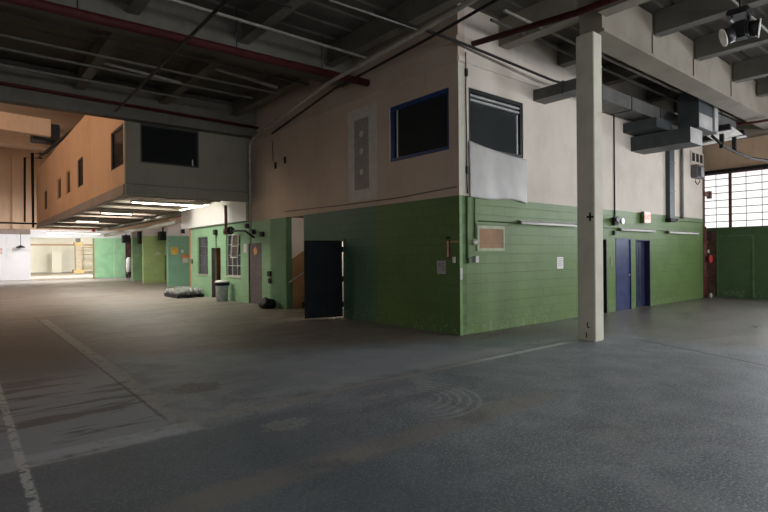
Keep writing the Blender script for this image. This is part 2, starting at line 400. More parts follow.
S('floor_office_upper', 'joist', (.2, 12.35, .2, 15.2, GZ+.01, GZ+.16))
# rooms inside the office block
S('wall_stair_south', 'white_wall', (.2, 4.5, 5.77, 5.93, 0, GZ))
S('wall_stair_north', 'white_wall', (.2, 4.5, 6.98, 7.1, 0, GZ))
S('wall_stair_end', 'white_wall', (4.5, 4.6, 3.8, 7.1, 0, GZ))
S('wall_entry_south', 'white_wall', (.2, 4.5, 3.75, 3.9, 0, GZ))
S('wall_room_back', 'brownroom', (2.8, 2.9, 7.1, 15.2, 0, GZ))
S('wall_room_partition', 'brownroom', (.2, 2.8, 11.7, 11.8, 0, GZ))
m = MB(); m.prism([(.2, .0), (.2, 1.50), (4.4, 4.1), (4.5, 0)], 1, 6.955, 6.979); o = m.build('trim_stair_dado', 'tan', None, 'structure')
# upper rooms behind the two corner windows
S('wall_upper_room', 'joist', (5.0, 5.1, .2, 6.0, 2.93, TOP), (.2, 5.0, 6.0, 6.1, 2.93, TOP))

# ledge trims high on both faces, corner strip
S('trim_ledge_west', 'cream_warmlit', (-.025, 0, .0, 9.0, 5.40, 5.50), (-.04, 0, .0, 9.0, 5.82, 5.90))
S('trim_ledge_south', 'cream', (0, 12.5, -.025, 0, 5.40, 5.50))
S('trim_corner', 'column', (-.012, .17, -.014, 0, GZ+.01, 5.36))
S('trim_corner_lower', plain('green corner bead', (.15, .26, .09), .5), (-.008, .07, -.01, 0, 0, GZ))
S('trim_end_edge', 'rust', (12.53, 12.58, -.02, .02, 0, 5.0))

# ------------------------------------------------------------------ suspended upper room (left)
bx0, bx1, by0, by1, bz0, bz1 = -3.89, -.102, 9.22, 31.0, 3.72, 6.85
wall('wall_hung_room_south', 'olive', 1, by0, by0+.14, bx0+.001, -.002, bz0, TOP-1.0, [(-3.49, -1.79, 4.36, 5.50)])
wwin = [(9.46, 11.03, 4.30, 5.48), (15.75, 16.95, 4.40, 5.50), (18.77, 19.85, 4.40, 5.43), (21.3, 22.6, 4.40, 5.40), (26.3, 27.35, 4.26, 5.30)]
wall('wall_hung_room_west', 'orange', 0, bx0, bx0+.14, by0+.142, by1, bz0, bz1, wwin)
wall('wall_hung_room_north', 'orange', 1, by1, by1+.14, bx0, .2, 3.42, bz1)
S('ceiling_hung_room', 'orange', (bx0, .2, 9.62, by1, bz1, bz1+.1))
S('floor_hung_room', 'olive', (bx0+.05, .2, by0+.15, by1, 3.66, 3.72))
wall('wall_hung_room_east', 'olive', 0, 0.0, .2, 16.2, by1, 3.42, bz1)
wall('wall_hung_room_inner', 'olive', 0, .0, .2, 9.36, 16.2, 3.42, TOP-.02)
steelgrey = drywall('grey brown steel paint', (.30, .245, .215), (.16, .12, .1), 1.5, .5)
S('trim_fascia_south', 'olive', (bx0, -.11, by0-.03, by0+.14, 3.40, 3.70), (bx0, -.11, by0-.06, by0-.03, 3.40, 3.44), (bx0, -.11, by0-.06, by0-.03, 3.66, 3.70))
S('trim_fascia_west', steelgrey, (bx0-.03, bx0+.12, by0+.15, by1, 3.40, 3.70), (bx0-.06, bx0-.03, by0+.15, by1, 3.40, 3.44))
k = 0; yj = 10.1
while yj < 30.8:
    o = S('hung_floor_joist_beam', steelgrey if k % 2 else 'beam', (bx0+.13, -.75, yj, yj+.09, 3.44, 3.655)); yj += 1.05; k += 1

# windows of the suspended room
def pane_window(n, axis, t, u0, u1, z0, z1, frame, fw=.05, depth=.06, muntins=(0, 0), glass='glass', tb=0.0):
    fr = MB()
    fr.box(*AB(axis, t, t+depth, u0, u0+fw, z0, z1)); fr.box(*AB(axis, t, t+depth, u1-fw, u1, z0, z1))
    fr.box(*AB(axis, t, t+depth, u0+fw, u1-fw, z0, z0+fw)); fr.box(*AB(axis, t, t+depth, u0+fw, u1-fw, z1-fw, z1))
    f = fr.build('window_%d' % n, frame, None, 'structure')
    if muntins != (0, 0):
        mm = MB()
        for i in range(1, muntins[0]+1):
            u = u0+(u1-u0)*i/(muntins[0]+1); mm.box(*AB(axis, t+.01, t+depth-.01, u-.012, u+.012, z0+fw, z1-fw))
        for i in range(1, muntins[1]+1):
            z = z0+(z1-z0)*i/(muntins[1]+1); mm.box(*AB(axis, t+.011, t+depth-.011, u0+fw, u1-fw, z-.012, z+.012))
        mm.build('muntins', frame, f)
    g = MB().box(*AB(axis, t+depth/2-.003, t+depth/2+.003, u0+fw*.9, u1-fw*.9, z0+fw*.9, z1-fw*.9)).build('pane', glass, f)
    return f
pane_window(1, 1, by0+.03, -3.49, -1.79, 4.36, 5.50, 'black', .05, .06, (0, 0), 'darkpane')
wf_ = bpy.data.objects['window_1']; MB().box(-1.99, -1.96, by0+.015, by0+.028, 4.42, 4.60).build('latch', 'white', wf_)
blind = plain('drawn blind', (.30, .18, .11), .7)
for i, h in enumerate(wwin):
    f = pane_window(2+i, 0, bx0+.03, h[0], h[1], h[2], h[3], 'black' if i in (0, 1, 4) else 'orange', .05, .06, (0, 0), 'darkpane')
    if i in (2, 3): MB().box(bx0+.10, bx0+.11, h[0], h[1], h[2], h[3]).build('blind', blind, f)

# fluorescent strips under the suspended room
tube_hot = glow('lit fluorescent tube', (1.0, .93, .74), 24.0)
tube_hot2 = glow('lit fluorescent tube far', (1.0, .93, .80), 8.0)
def strip_light(x0, x1, y, z, label, mat, e=None, group='lit strip lights under the hung room'):
    t = thing('strip_light', label, 'light', ((x0+x1)/2, y, z), group)
    hs = MB().box(x0, x1, y-.05, y+.05, z+.03, z+.09).build('housing', 'olive', t)
    for xx in (x0+.3, x1-.3): MB().box(xx-.01, xx+.01, y-.01, y+.01, z+.09, 3.67 if y < 31 else 9.61).build('hanger', 'olive', hs)
    m = MB()
    m.tube([(x0+.04, y-.02, z), (x1-.04, y-.02, z)], .016, 10)
    m.build('tube', mat, t)
    for xx in (x0+.015, x1-.015): MB().box(xx-.015, xx+.015, y-.045, y+.045, z-.03, z+.03).build('lamp_holder', 'white', hs)
    return t
strip_light(-3.42, -1.12, 10.65, 3.31, 'lit strip light nearest the front fascia of the hung room', tube_hot)
strip_light(-3.35, -2.2, 15.55, 3.31, 'shorter lit strip light second from the fascia under the hung room', tube_hot2)
strip_light(-3.2, -2.2, 22.0, 3.36, 'dim distant strip light under the middle of the hung room', tube_hot2)
strip_light(-2.6, 1.0, 38.6, 3.46, 'lit strip light along the white lintel above the far opening', tube_hot2)

# ------------------------------------------------------------------ far left: back wall, opening, partitions, far room
wall('wall_north', 'white_wall', 1, 39.2, 39.5, -14, -3.52, 0, 3.35)
wall('wall_north_upper', 'peach', 1, 39.2, 39.5, -14, 6.4, 3.72, BH)
S('wall_north_lintel', 'white_wall', (-3.52, 6.4, 39.2, 39.5, 3.12, 3.719), )
S('trim_north_beam', steelgrey, (-14, -3.53, 39.05, 39.5, 3.351, 3.719))
wall('wall_high_bay_east', 'peach', 0, 6.4, 6.6, 15.41, 39.5, 0, BH)
def partition(n, mat, x0, x1, y, zg, label=None):
    wall('wall_partition_%s' % n, mat, 1, y, y+.3, x0, x1, 0, zg)
    wall('wall_partition_%s_upper' % n, 'white_wall', 1, y+.002, y+.298, x0, x1, zg, 3.41)
partition('teal', 'teal_far', .99, 6.4, 21.6, 2.72)
partition('lime', 'lime_far', 1.02, 6.4, 26.5, 2.88)
partition('mint', 'mint_far', 1.53, 6.4, 31.2, 2.95)
wall('wall_partition_passage', 'mint_far', 1, 37.6, 37.9, 1.75, 2.55, 0, 3.11)
wall('wall_partition_end', 'mint_far', 1, 38.4, 38.7, .52, 2.55, 0, 3.11)
S('wall_partition_dark', 'brickred', (2.56, 6.4, 37.6, 37.9, 0, 3.11))
S('trim_partition_edge', 'ochre', (.46, .52, 38.38, 38.7, 0, 3.1))
wall('wall_far_north', 'creamfar', 1, 62.0, 62.2, -9, 9, 0, 4.3)
wall('wall_far_west', 'creamfar', 0, -9, -8.8, 39.5, 62, 0, 4.3)
wall('wall_far_east', 'creamfar', 0, 8.8, 9, 39.5, 62, 0, 4.3)
# far room column
fc = thing('far_column', 'grey brown column with ochre base inside the bright far opening', 'column', (2.0, 55, 0))
MB().box(1.72, 2.28, 54.7, 55.3, .35, 2.85).build('shaft', 'colgrey', fc)
MB().box(1.5, 2.5, 54.5, 55.5, 0, .35).build('base', 'ochre', fc)
MB().box(1.62, 2.38, 54.62, 55.38, 2.85, 3.2).build('collar', 'ochre', fc)
MB().box(1.8, 2.2, 54.8, 55.2, 3.2, 4.3).build('neck', 'black', fc)
tag(S('far_cabinet', 'creamfar', (.2, 1.1, 59.5, 60.3, 0, 2.2), bev=.02), 'tall white cabinet against the far cream wall left of the far column', 'cabinet').pop('kind', None)
bpy.data.objects['far_cabinet']['kind'] = 'thing'
rk = thing('storage_rack', 'ochre stacked rack right of the far column behind the opening', 'rack', (3.6, 58, 0))
m = MB()
for xx in (2.9, 4.3):
    for yy in (57.4, 58.6): m.box(xx-.05, xx+.05, yy-.05, yy+.05, 0, 2.8)
m.build('upright', 'ochre', rk)
for z in (.3, 1.1, 1.9, 2.7): MB().box(2.86, 4.34, 57.36, 58.64, z, z+.08).build('shelf', 'ochre', rk)
for xx in (-4.0, 0.0, 4.0): S('far_ceiling_beam', 'creamfar', (xx, xx+.35, 40, 62, 3.9, 4.29))
S('far_wall_ledge_trim', 'tan', (-9, 9, 61.9, 62, 3.0, 3.15))

# roof beams of the high bay beyond the front girder
for (ya, za, dz, xa, xb) in ((24.0, 7.75, .85, -14, -3.95), (31.6, 8.3, .9, -14, 6.3)):
    m = MB(); m.prism([(xa, za+.35), (xb, za), (xb, za+dz), (xa, za+dz+.35)], 1, ya, ya+.4); m.build('high_bay_beam', 'peach', None, 'structure')
S('high_bay_pilaster_trim', 'peach', (-4.6, -4.1, 38.9, 39.2, 3.73, 9.0))
S('high_bay_pilaster_trim', 'peach', (-2.9, -2.2, 38.9, 39.2, 3.73, 9.0))
m = MB().box(-4.6, -3.4, 25.2, 26.4, 7.75, 8.65, .03)
tag(m.build('air_handler', 'black'), 'dark square unit slung beside the peach roof beam above the orange wall', 'air unit')

# dark pipes around the orange wall
def pipe(name, pts, r, mat, label, cat='pipe', group=None, seg=8):
    return tag(MB().tube(pts, r, seg).build(name, mat), label, cat, group)
pipe('drop_pipe', [(-3.6, 30.9, 7.72), (-4.48, 30.9, 7.66), (-4.52, 30.9, 3.78)], .05, 'darkpipe', 'outer of two dark drop pipes at the far end of the orange wall')
pipe('drop_pipe', [(-3.6, 30.7, 7.95), (-4.12, 30.7, 7.95), (-4.12, 30.7, 3.45)], .06, 'darkpipe', 'thicker inner dark drop pipe touching the far end of the orange wall')
pipe('cross_pipe', [(-13.99, 31.05, 3.74), (-3.88, 31.05, 3.70)], .05, 'darkpipe', 'dark horizontal pipe meeting the feet of the drop pipes at far left')
pipe('roof_pipe', [(-3.5, 12.0, 6.98), (-3.7, 22.0, 7.35), (-3.75, 30.6, 7.75)], .07, 'darkpipe', 'dark pipe running back along the top of the orange wall')
pipe('roof_pipe', [(-3.3, 12.0, 7.25), (-3.4, 30.6, 8.0)], .04, 'darkpipe', 'thinner upper pipe above the top edge of the orange wall')

# items on the white back wall
tag(MB().box(-4.95, -4.6, 39.14, 39.201, 1.6, 3.2).build('wall_panel_frame', 'white'), 'narrow tall white panel frame on the white back wall', 'panel')
t = thing('hanging_lamp', 'small dark lamp hanging on a thin cord before the white wall', 'lamp', (-4.15, 38.6, 2.4))
MB().tube([(-4.15, 38.6, 2.52), (-4.15, 38.6, 3.40)], .018).build('cord', 'black', t)
MB().lathe([(.28, 0), (.26, .08), (.08, .16), (.05, .2)], (-4.15, 38.6, 2.35)).build('lamp_shade', 'black', t)
tag(MB().box(-5.32, -5.2, 39.18, 39.201, 1.9, 2.35).build('wall_notice', 'pink'), 'small pinkish notice on the white wall at the picture edge', 'sign')

# hanging dark boxes, pipes by the partitions
for (x0, x1, yy, z0, z1, lab) in ((1.85, 2.3, 26.45, 2.62, 3.15, 'dark box hung where the teal and lime green partitions meet'),
                                  (1.82, 2.3, 31.1, 2.5, 3.35, 'tall dark box hung high on the mint partition left of the lime green one'),
                                  (2.1, 2.65, 36.8, 2.7, 3.3, 'dark box hung over the doorway beside the mint green partition')):
    t = thing('hanging_box', lab, 'speaker', ((x0+x1)/2, yy, z0))
    MB().box(x0, x1, yy-.45, yy, z0, z1, .02).build('housing', 'black', t)
    MB().box(x0+.05, x1-.05, yy-.465, yy-.451, z0+.06, z1-.06).build('grille', 'darkpipe', t)
    MB().box((x0+x1)/2-.03, (x0+x1)/2+.03, yy-.3, yy-.2, z1, 3.41).build('bracket', 'darkpipe', t)
tag(MB().box(-.09, .05, 16.11, 16.25, 2.62, 2.8).build('junction_box', 'black'), 'small dark box under the far end of the white wall band', 'box')
pipe('large_pipe', [(-.20, 16.35, 3.14), (-.2, 20, 3.10), (-.18, 30.9, 3.05)], .10, 'offwhite', 'fat pale pipe running back under the hung room above the partitions')
pipe('low_pipe', [(-.72, 15.9, 3.35), (-.66, 21.6, 3.36), (-.6, 30.9, 3.36)], .06, 'conduit', 'thinner pale pipe beside the fat pipe under the hung room')
tag(MB().box(-.98, -.82, 30.5, 30.65, 3.25, 3.445).build('pipe_valve', 'redpaint'), 'small red valve body under the far end of the hung room', 'valve')
# notices on the teal partition
for (x0, x1, z0, z1, mt, lab, cat) in ((1.14, 1.50, 1.72, 2.12, 'yellow', 'yellow notice on the teal partition', 'notice'), (1.66, 1.80, 1.80, 1.98, 'paper', 'small white slip right of the yellow notice', 'paper')):
    tag(MB().box(x0, x1, 21.58, 21.601, z0, z1).build('notice', mt), lab, cat)
t = thing('safety_notice', 'white notice with orange heading at the right edge of the teal partition', 'notice', (1.9, 21.59, 1.4))
MB().box(1.74, 2.02, 21.58, 21.601, 1.28, 1.52).build('sheet', 'paper', t); MB().box(1.70, 2.06, 21.57, 21.601, 1.53, 1.72).build('heading', 'orangepaper', t)
tag(MB().box(-.06, .001, 15.0, 15.17, 1.3, 1.5, .01).build('alarm_box', 'greenpipe'), 'small dark green box at the far end of the green window wall', 'box')
tag(MB().box(2.25, 2.33, 26.48, 26.501, .15, 1.7).build('wall_post', plain('dark green strip', (.12, .24, .08), .6)), 'dark vertical strip on the lime green partition', 'strip')
tag(MB().box(1.75, 2.0, 26.48, 26.501, 1.75, 1.9).build('notice', 'paper'), 'pale slip pinned on the lime green partition', 'paper')
# things in the dark passage
t = thing('cart', 'dark low cart in the shadowed passage left of the mint partition', 'cart', (2.3, 34.8, 0))
MB().box(2.0, 2.6, 34.4, 35.2, .35, .5).build('deck', 'black', t)
for a in (2.08, 2.52):
    for b in (34.5, 35.1): MB().box(a-.03, a+.03, b-.03, b+.03, .0, .35).build('leg', 'black', t)
MB().tube([(2.05, 35.15, .5), (2.05, 35.15, 1.1), (2.55, 35.15, 1.1), (2.55, 35.15, .5)], .03).build('handle', 'black', t)
tag(MB().lathe([(.2, 0), (.22, .5), (.2, .95), (.1, 1.1)], (2.15, 34.75, .502), 16).build('white_drum', 'white'), 'tall white container standing on the dark cart in the passage', 'container')

# ------------------------------------------------------------------ girders, joists, column
def beam(name, b, mat='beam'): return S(name, mat, b)
beam('ceiling_girder_beam', (1.42, 13.38, -2.2, -1.76, 5.66, 6.5)); S('girder_flange_trim', 'beam', (1.42, 13.38, -2.24, -1.72, 5.60, 5.66))
beam('ceiling_girder_beam', (-14, -.14, 3.35, 3.75, 5.80, 6.5), 'joist')
beam('ceiling_girder_beam', (-14, -.01, 8.85, 9.2, 5.50, 6.5), 'joist')
beam('ceiling_cross_beam', (1.26, 1.56, -1.755, -.02, 5.98, 6.545)); beam('ceiling_cross_beam', (1.26, 1.56, -15.9, -2.205, 5.9, 6.545))
for x in (-12.1, -9.4, -7.25, -5.1, -2.95, -.8):
    for (a, b) in ((-15.9, 3.34), (3.76, 8.84)):
        S('ceiling_joist_beam', 'joist', (x-.03, x+.03, a, b, 6.1, 6.545), (x-.11, x+.11, a, b, 6.06, 6.1))
for x in (3.6, 5.75, 8.3, 10.3, 12.3):
    for (a, b) in ((-15.9, -2.25), (-1.7, -.02)):
        S('ceiling_joist_beam', 'joist', (x-.13, x+.13, a, b, 6.08, 6.545))
# light stiffener plates on the girder's side
for x in (3.45, 5.6, 8.12): S('girder_plate_trim', 'joist', (x-.012, x+.012, -2.22, -2.2, 5.67, 6.1))
col = S('column', 'column', (1.25, 1.55, -2.12, -1.775, 0, 5.60), bev=.012)
MB().box(1.247, 1.2495, -2.10, -1.965, 2.235, 2.275).box(1.247, 1.2495, -2.053, -2.013, 2.18, 2.335).build('plus_mark', 'black', col)
MB().box(1.247, 1.2495, -1.975, -1.955, .24, .34).box(1.247, 1.2495, -2.01, -1.955, .24, .26).build('letter_mark', 'black', col)
MB().box(1.247, 1.2495, -1.955, -1.935, .06, .15).build('letter_mark', 'black', col)

# ------------------------------------------------------------------ corner windows of the office block
f = pane_window(10, 0, .03, .255, 2.105, 3.70, 4.95, 'blueframe', .085, .09)
MB().box(.07, .10, 1.90, 1.93, 3.78, 4.86).build('sash_edge', 'white', f)
f = pane_window(11, 1, .02, .30, 2.11, 3.71, 4.94, 'black', .075, .11)
MB().box(.38, 2.03, .035, .075, 4.79, 4.83).build('blind_rail', 'steel_l', f)
MB().box(.38, 2.03, .035, .075, 4.70, 4.74).build('blind_rail', 'steel_l', f)
MB().box(1.93, 1.97, .04, .07, 3.8, 4.66).build('sash_edge', 'steel_l', f)
# plastic sheet hung below the right window
bm = bmesh.new(); nx, nz = 40, 26; g = {}
for i in range(nx+1):
    for j in range(nz+1):
        u = i/nx; v = j/nz; x = .27+u*1.92
        top = 3.86-.17*u-.10*math.sin(u*3.1)*.3; bot = 2.735-.05*math.sin(u*7)*u
        z = bot+(top-bot)*v
        yy = -.036-.007*math.sin(u*9+v*3)-.006*math.sin(u*23+v*5)*(1-v)-.012*(1-abs(2*v-1))*math.sin(u*3.1)
        g[i, j] = bm.verts.new((x, yy, z))
for i in range(nx):
    for j in range(nz):
        q = bm.faces.new((g[i, j], g[i+1, j], g[i+1, j+1], g[i, j+1])); q.smooth = True
q = MB(); q.bm.free(); q.bm = bm
o = q.build('plastic_sheet', 'sheet'); sm = o.modifiers.new('Solidify', 'SOLIDIFY'); sm.thickness = .004
tag(o, 'pale plastic sheet hung on the wall below the black framed window', 'sheet')

# drywall patch
t = thing('drywall_patch', 'tall grey gypsum patch with white joint compound on the cream wall', 'wall patch', (0, 3.15, 2.95))
m = MB().box(-.006, -.001, 2.57, 3.72, 2.93, 5.18); m.build('joint_compound', 'compound', t)
MB().box(-.010, -.0065, 2.87, 3.45, 3.20, 4.92).build('gypsum_board', 'gypsum', t)
for z in (4.55, 4.12, 3.62):
    MB().lathe([(.075, 0), (.06, -.004)], (-.0105, 3.16, z), 14, 'X').build('screw_patch', 'compound', t)
# hooks and cables on the west face
for (yy, z) in ((7.55, 4.42), (6.95, 4.50)):
    tag(MB().box(-.05, .001, yy-.04, yy+.04, z-.13, z+.07, .01).build('wall_hook', 'black'), 'small dark hook on the cream wall, %s' % ('left one of the pair' if yy > 7.2 else 'right one of the pair nearer the grey patch'), 'hook', 'hooks on the cream wall')
pipe('wall_cable', [(-.016, 7.0, 2.93), (-.016, 4, 2.88), (-.016, 1.8, 2.87), (-.016, .05, 2.93)], .011, 'cable', 'thin brown cable sagging along the cream wall just above the green paint')
pipe('hanging_cable', [(-.016, 7.75, 5.2), (-.016, 7.72, 4.55)], .010, 'black', 'short dark cord hanging high on the cream wall above the hooks', 'cord')
pipe('corner_cable', [(.19, -.03, 5.6), (.20, -.03, 5.2), (.185, -.03, 4.9), (.20, -.03, 3.6), (.19, -.03, 3.3), (.21, -.03, 2.8)], .012, 'darkpipe', 'dark cable running down beside the cream corner strip', 'cable')
cc_ = bpy.data.objects['corner_cable']
MB().box(.18, .235, -.05, .001, 5.13, 5.28).build('clip', 'black', cc_)
MB().box(.19, .25, -.05, .001, 3.2, 3.35).build('clip', 'black', cc_)

# west face: items by the corner
t = thing('extinguisher_sign', 'narrow upright white and red wall sign near the green corner', 'sign', (-.01, .30, 1.55))
MB().box(-.012, .001, .255, .345, 1.52, 1.90).build('board', plain('dark red sign edge', (.16, .035, .03), .6), t)
MB().box(-.016, -.0125, .283, .325, 1.55, 1.87).build('stripe', 'pink', t)
MB().box(-.02, .001, .25, .35, 1.905, 1.96).build('clip', 'black', t)
t = thing('posted_paper', 'grey printed sheet posted on the dark green wall left of the corner', 'paper', (-.003, .5, 1.2))
MB().box(-.005, .001, .38, .62, 1.20, 1.47).build('sheet', plain('dull paper', (.42, .43, .45), .7), t)
m = MB()
for z in (1.42, 1.36, 1.30): m.box(-.0065, -.0055, .41, .48, z-.02, z+.012)
m.box(-.0065, -.0055, .51, .59, 1.33, 1.43); m.build('print', 'ink', [q for q in t.children if q.name.startswith('sheet')][0])
tag(MB().box(-.05, .001, .10, .16, 1.43, 1.55, .008).build('call_point', 'offwhite'), 'small pale box on the west green wall beside the corner', 'box')
tag(MB().box(-.02, .001, .03, .22, 1.83, 1.87).build('tape_strip', 'ochre'), 'short yellowish strip of tape at the green corner', 'tape')
tag(MB().box(-.005, .055, -.022, -.0095, 1.10, 1.33).build('corner_tape', 'offwhite'), 'pale tape piece on the green corner edge at waist height', 'tape')

# ------------------------------------------------------------------ black door leaf, stair
t = thing('open_door', 'open black door leaf standing out from the green and teal wall', 'door', (-.06, 3.97, 0))
hx, hy = -.045, 3.982; ex_, ey_ = -1.01, 4.21; d = Vector((ex_-hx, ey_-hy, 0)); L = d.length; d.normalize(); nrm = Vector((-d.y, d.x, 0))
cc = Vector((hx, hy, 0))+d*L/2
MB().obox((cc.x, cc.y, 1.009), d*(L/2), nrm*.022, (0, 0, .965)).build('leaf', 'blackdoor', t); leaf = bpy.data.objects['leaf']
for z in (.35, 1.0, 1.75):
    MB().tube([(hx+.018, hy-.004, z-.07), (hx+.018, hy-.004, z+.07)], .022).build('hinge', 'black', leaf)
for z in (.93, 1.42):
    p = Vector((hx, hy, z))+d*(L-.07)-nrm*.022
    sgn = -1 if nrm.y > 0 else 1
    MB().obox(p+nrm*0.0+Vector((0, 0, 0)), d*.05, nrm*.02, (0, 0, .012)).build('door_handle', 'chrome', leaf)
p = Vector((hx, hy, 1.70))+d*(L*.52)-nrm*.023
MB().obox(p, d*.02, nrm*.006, (0, 0, .02)).build('peephole', 'chrome', leaf)
S('door_frame_trim', 'green_y', (-.004, .0, 3.90, 3.978, 0, 2.03), (-.004, .0, 3.90, 5.02, 1.966, 2.03))
st = MB()
for i in range(12): st.box(.55+i*.28, .55+i*.28+.30, 5.935, 6.95, 0 if i == 0 else i*.18-.02, (i+1)*.18)
st.build('stair_floor_steps', 'tread', None, 'structure')
t = thing('handrail', 'pale sloping handrail on the stair wall left of the black door', 'handrail', (.1, 6.9, .8))
MB().tube([(.05, 6.90, .80), (3.0, 6.90, 2.5)], .022).build('rail', 'offwhite', t)
for x in (.3, 1.6): MB().tube([(x, 6.90, .80+(x-.05)*.576), (x, 6.952, .76+(x-.05)*.576)], .012).build('bracket', 'offwhite', t)
tag(MB().box(.75, 1.1, 6.2, 6.6, .362, .62, .05).build('dark_bag', 'bag'), 'dark bag lying on the lower stair steps', 'bag')
# black bag heap by the wall
def blob(name, c, r, h, mat, seed):
    rnd = random.Random(seed); bm = bmesh.new(); bmesh.ops.create_icosphere(bm, subdivisions=3, radius=1)
    for v in bm.verts:
        n = v.co.copy(); k = 1+.08*math.sin(n.x*5+seed)*math.cos(n.y*4)+.06*math.sin(n.z*17+n.x*13)
        v.co = Vector((c[0]+n.x*r[0]*k, c[1]+n.y*r[1]*k, c[2]+max(0, (n.z*.62+.38))*h*k))
    for f in bm.faces: f.smooth = True
    q = MB(); q.bm.free(); q.bm = bm; return q.build(name, mat)
tag(blob('rubbish_bag', (-.30, 7.62, .0), (.24, .33, .3), .31, 'bag', 3), 'slumped black bag on the floor between grey door and stair', 'bag')

# ------------------------------------------------------------------ west face doors and windows
d1 = S('door_1', 'greydoor', (.03, .075, 8.62, 9.57, .01, 2.0))
MB().box(.0, .03, 8.59, 8.62, 0, 2.03).box(.0, .03, 9.57, 9.6, 0, 2.03).box(.0, .03, 8.62, 9.57, 2.0, 2.03).build('door_frame', 'greydoor', d1)
MB().lathe([(.03, 0), (.035, -.03), (.02, -.05)], (.029, 8.74, .98), 12, 'X').build('door_knob', 'brass', d1)
tag(MB().lathe([(.13, 0), (.13, -.006)], (.029, 9.12, 1.77), 20, 'X').build('round_sign', plain('amber sign', (.65, .33, .12), .5)), 'round amber sign on the grey door', 'sign')
tag(MB().box(-.012, .001, 9.72, 9.95, 1.72, 2.02).build('posted_paper', 'paper'), 'pale notice on the mint green wall left of the grey door', 'paper')
f = pane_window(20, 0, .05, 10.24, 11.5, .88, 2.4, 'offwhite', .04, .05, (2, 3))
S('window_20_sill_trim', 'offwhite', (-.04, .05, 10.2, 11.54, .85, .88))
f2 = pane_window(21, 0, .05, 13.3, 14.45, .88, 2.39, 'greydoor', .04, .05, (2, 3))
S('window_21_sill_trim', 'offwhite', (-.04, .05, 13.26, 14.49, .85, .88))
# open hopper sash of the nearer window
t = thing('open_sash', 'white barred sash tilted open in front of the nearer green wall window', 'window sash', (-.02, 10.9, 1.5))
m = MB()
for yy in (10.32, 10.86): m.tube([(-.02, yy, 2.36), (-.08, yy, 1.56)], .022, 6)
for s_ in (0, .5, 1): m.tube([(-.02-.06*s_, 10.30, 2.36-.8*s_), (-.02-.06*s_, 10.88, 2.36-.8*s_)], .022, 6)
m.build('sash_frame', 'white', t)
pn = MB(); v = [pn.bm.verts.new(p) for p in ((-.02, 10.34, 2.35), (-.02, 10.84, 2.35), (-.08, 10.84, 1.57), (-.08, 10.34, 1.57))]; pn.bm.faces.new(v)
bmesh.ops.solidify(pn.bm, geom=pn.bm.faces[:], thickness=.004); pn.build('pane', 'glass', t)
# half open brown inner door in the open doorway
d2 = S('door_2', 'wood', (.12, .85, 12.02, 12.06, .01, 1.9))
MB().box(.0, .12, 12.90, 12.93, 0, 1.93).box(.0, .12, 12.0, 12.03, 0, 1.93).build('door_frame', 'greydoor', d2)
# emergency lamp above the doorway
t = thing('emergency_lamp', 'dark emergency lamp with conduit above the open doorway', 'lamp', (-.05, 12.4, 2.5))
MB().box(-.10, .001, 12.28, 12.52, 2.42, 2.62, .01).build('housing', 'black', t)
MB().tube([(-.02, 12.4, 2.42), (-.02, 12.4, 1.97)], .013).build('conduit', 'darkpipe', t)
tag(MB().box(-.06, .001, 7.93, 8.13, .95, 1.12, .01).build('switch_box', 'black'), 'upper of two dark switch boxes right of the grey door', 'switch')
tag(MB().box(-.06, .001, 7.93, 8.08, .74, .90, .01).build('switch_box', 'black'), 'lower of two dark switch boxes right of the grey door', 'switch')
# red standpipe and branch
t = thing('standpipe', 'dark red standpipe dropping from the hung room fascia with a valve', 'pipe', (-.3, 10.75, 2.4))
MB().tube([(-.3, 10.75, 3.395), (-.3, 10.75, 2.42)], .055).build('riser', 'rust', t)
MB().lathe([(.09, -.11), (.11, 0), (.09, .11)], (-.3, 10.75, 2.48), 14).build('valve_body', 'rust', t)
MB().tube([(-.3, 10.75, 2.48), (-.3, 9.75, 2.46), (-.29, 9.2, 2.44), (-.26, 8.6, 2.2)], .035).build('branch', 'darkpipe', t)
br_ = bpy.data.objects['branch']
MB().lathe([(.14, -.02), (.14, .02)], (-.3, 10.38, 2.5), 14, 'Y').build('hand_wheel', 'black', br_)
MB().box(-.36, -.24, 10.15, 10.3, 2.42, 2.56, .01).build('coupling', 'black', br_)
for (yy, z, lab) in ((9.55, 2.62, 'small dark horn box under the white band above the notice'), (9.1, 2.4, 'small dark box between the standpipe branch and the pale riser'), (8.45, 2.30, 'dark lamp box above the right edge of the grey door')):
    tag(MB().box(-.12, .001, yy-.09, yy+.09, z-.08, z+.08, .015).build('wall_box', 'black'), lab, 'box')

# bin, pallet
t = thing('trash_can', 'grey plastic bin with black liner beside the open doorway', 'bin', (-.34, 11.05, 0))
MB().lathe([(.19, 0), (.235, .62), (.245, .64)], (-.34, 11.05, 0), 24).build('body', 'bin', t)
MB().lathe([(.25, .56), (.262, .60), (.262, .655), (.235, .67)], (-.34, 11.05, 0), 24).build('liner', 'bag', t)
MB().lathe([(.262, .672), (.265, .69), (.20, .74), (.05, .76)], (-.34, 11.05, 0), 24).build('lid', 'white', t)
t = thing('pallet', 'low black pallet on the floor before the far green window', 'pallet', (-.62, 14.2, 0))
for x in (-1.12, -.65, -.18): MB().box(x-.05, x+.05, 13.4, 15.0, .0, .09).build('runner', 'black', t)
for i in range(6): MB().box(-1.18, -.12, 13.4+i*.29, 13.4+i*.29+.2, .09, .125).build('deck_board', 'black', t)
k = 0; rows = ['front', 'second', 'third', 'fourth', 'rear']; cols = ['outer', 'middle', 'wall side']
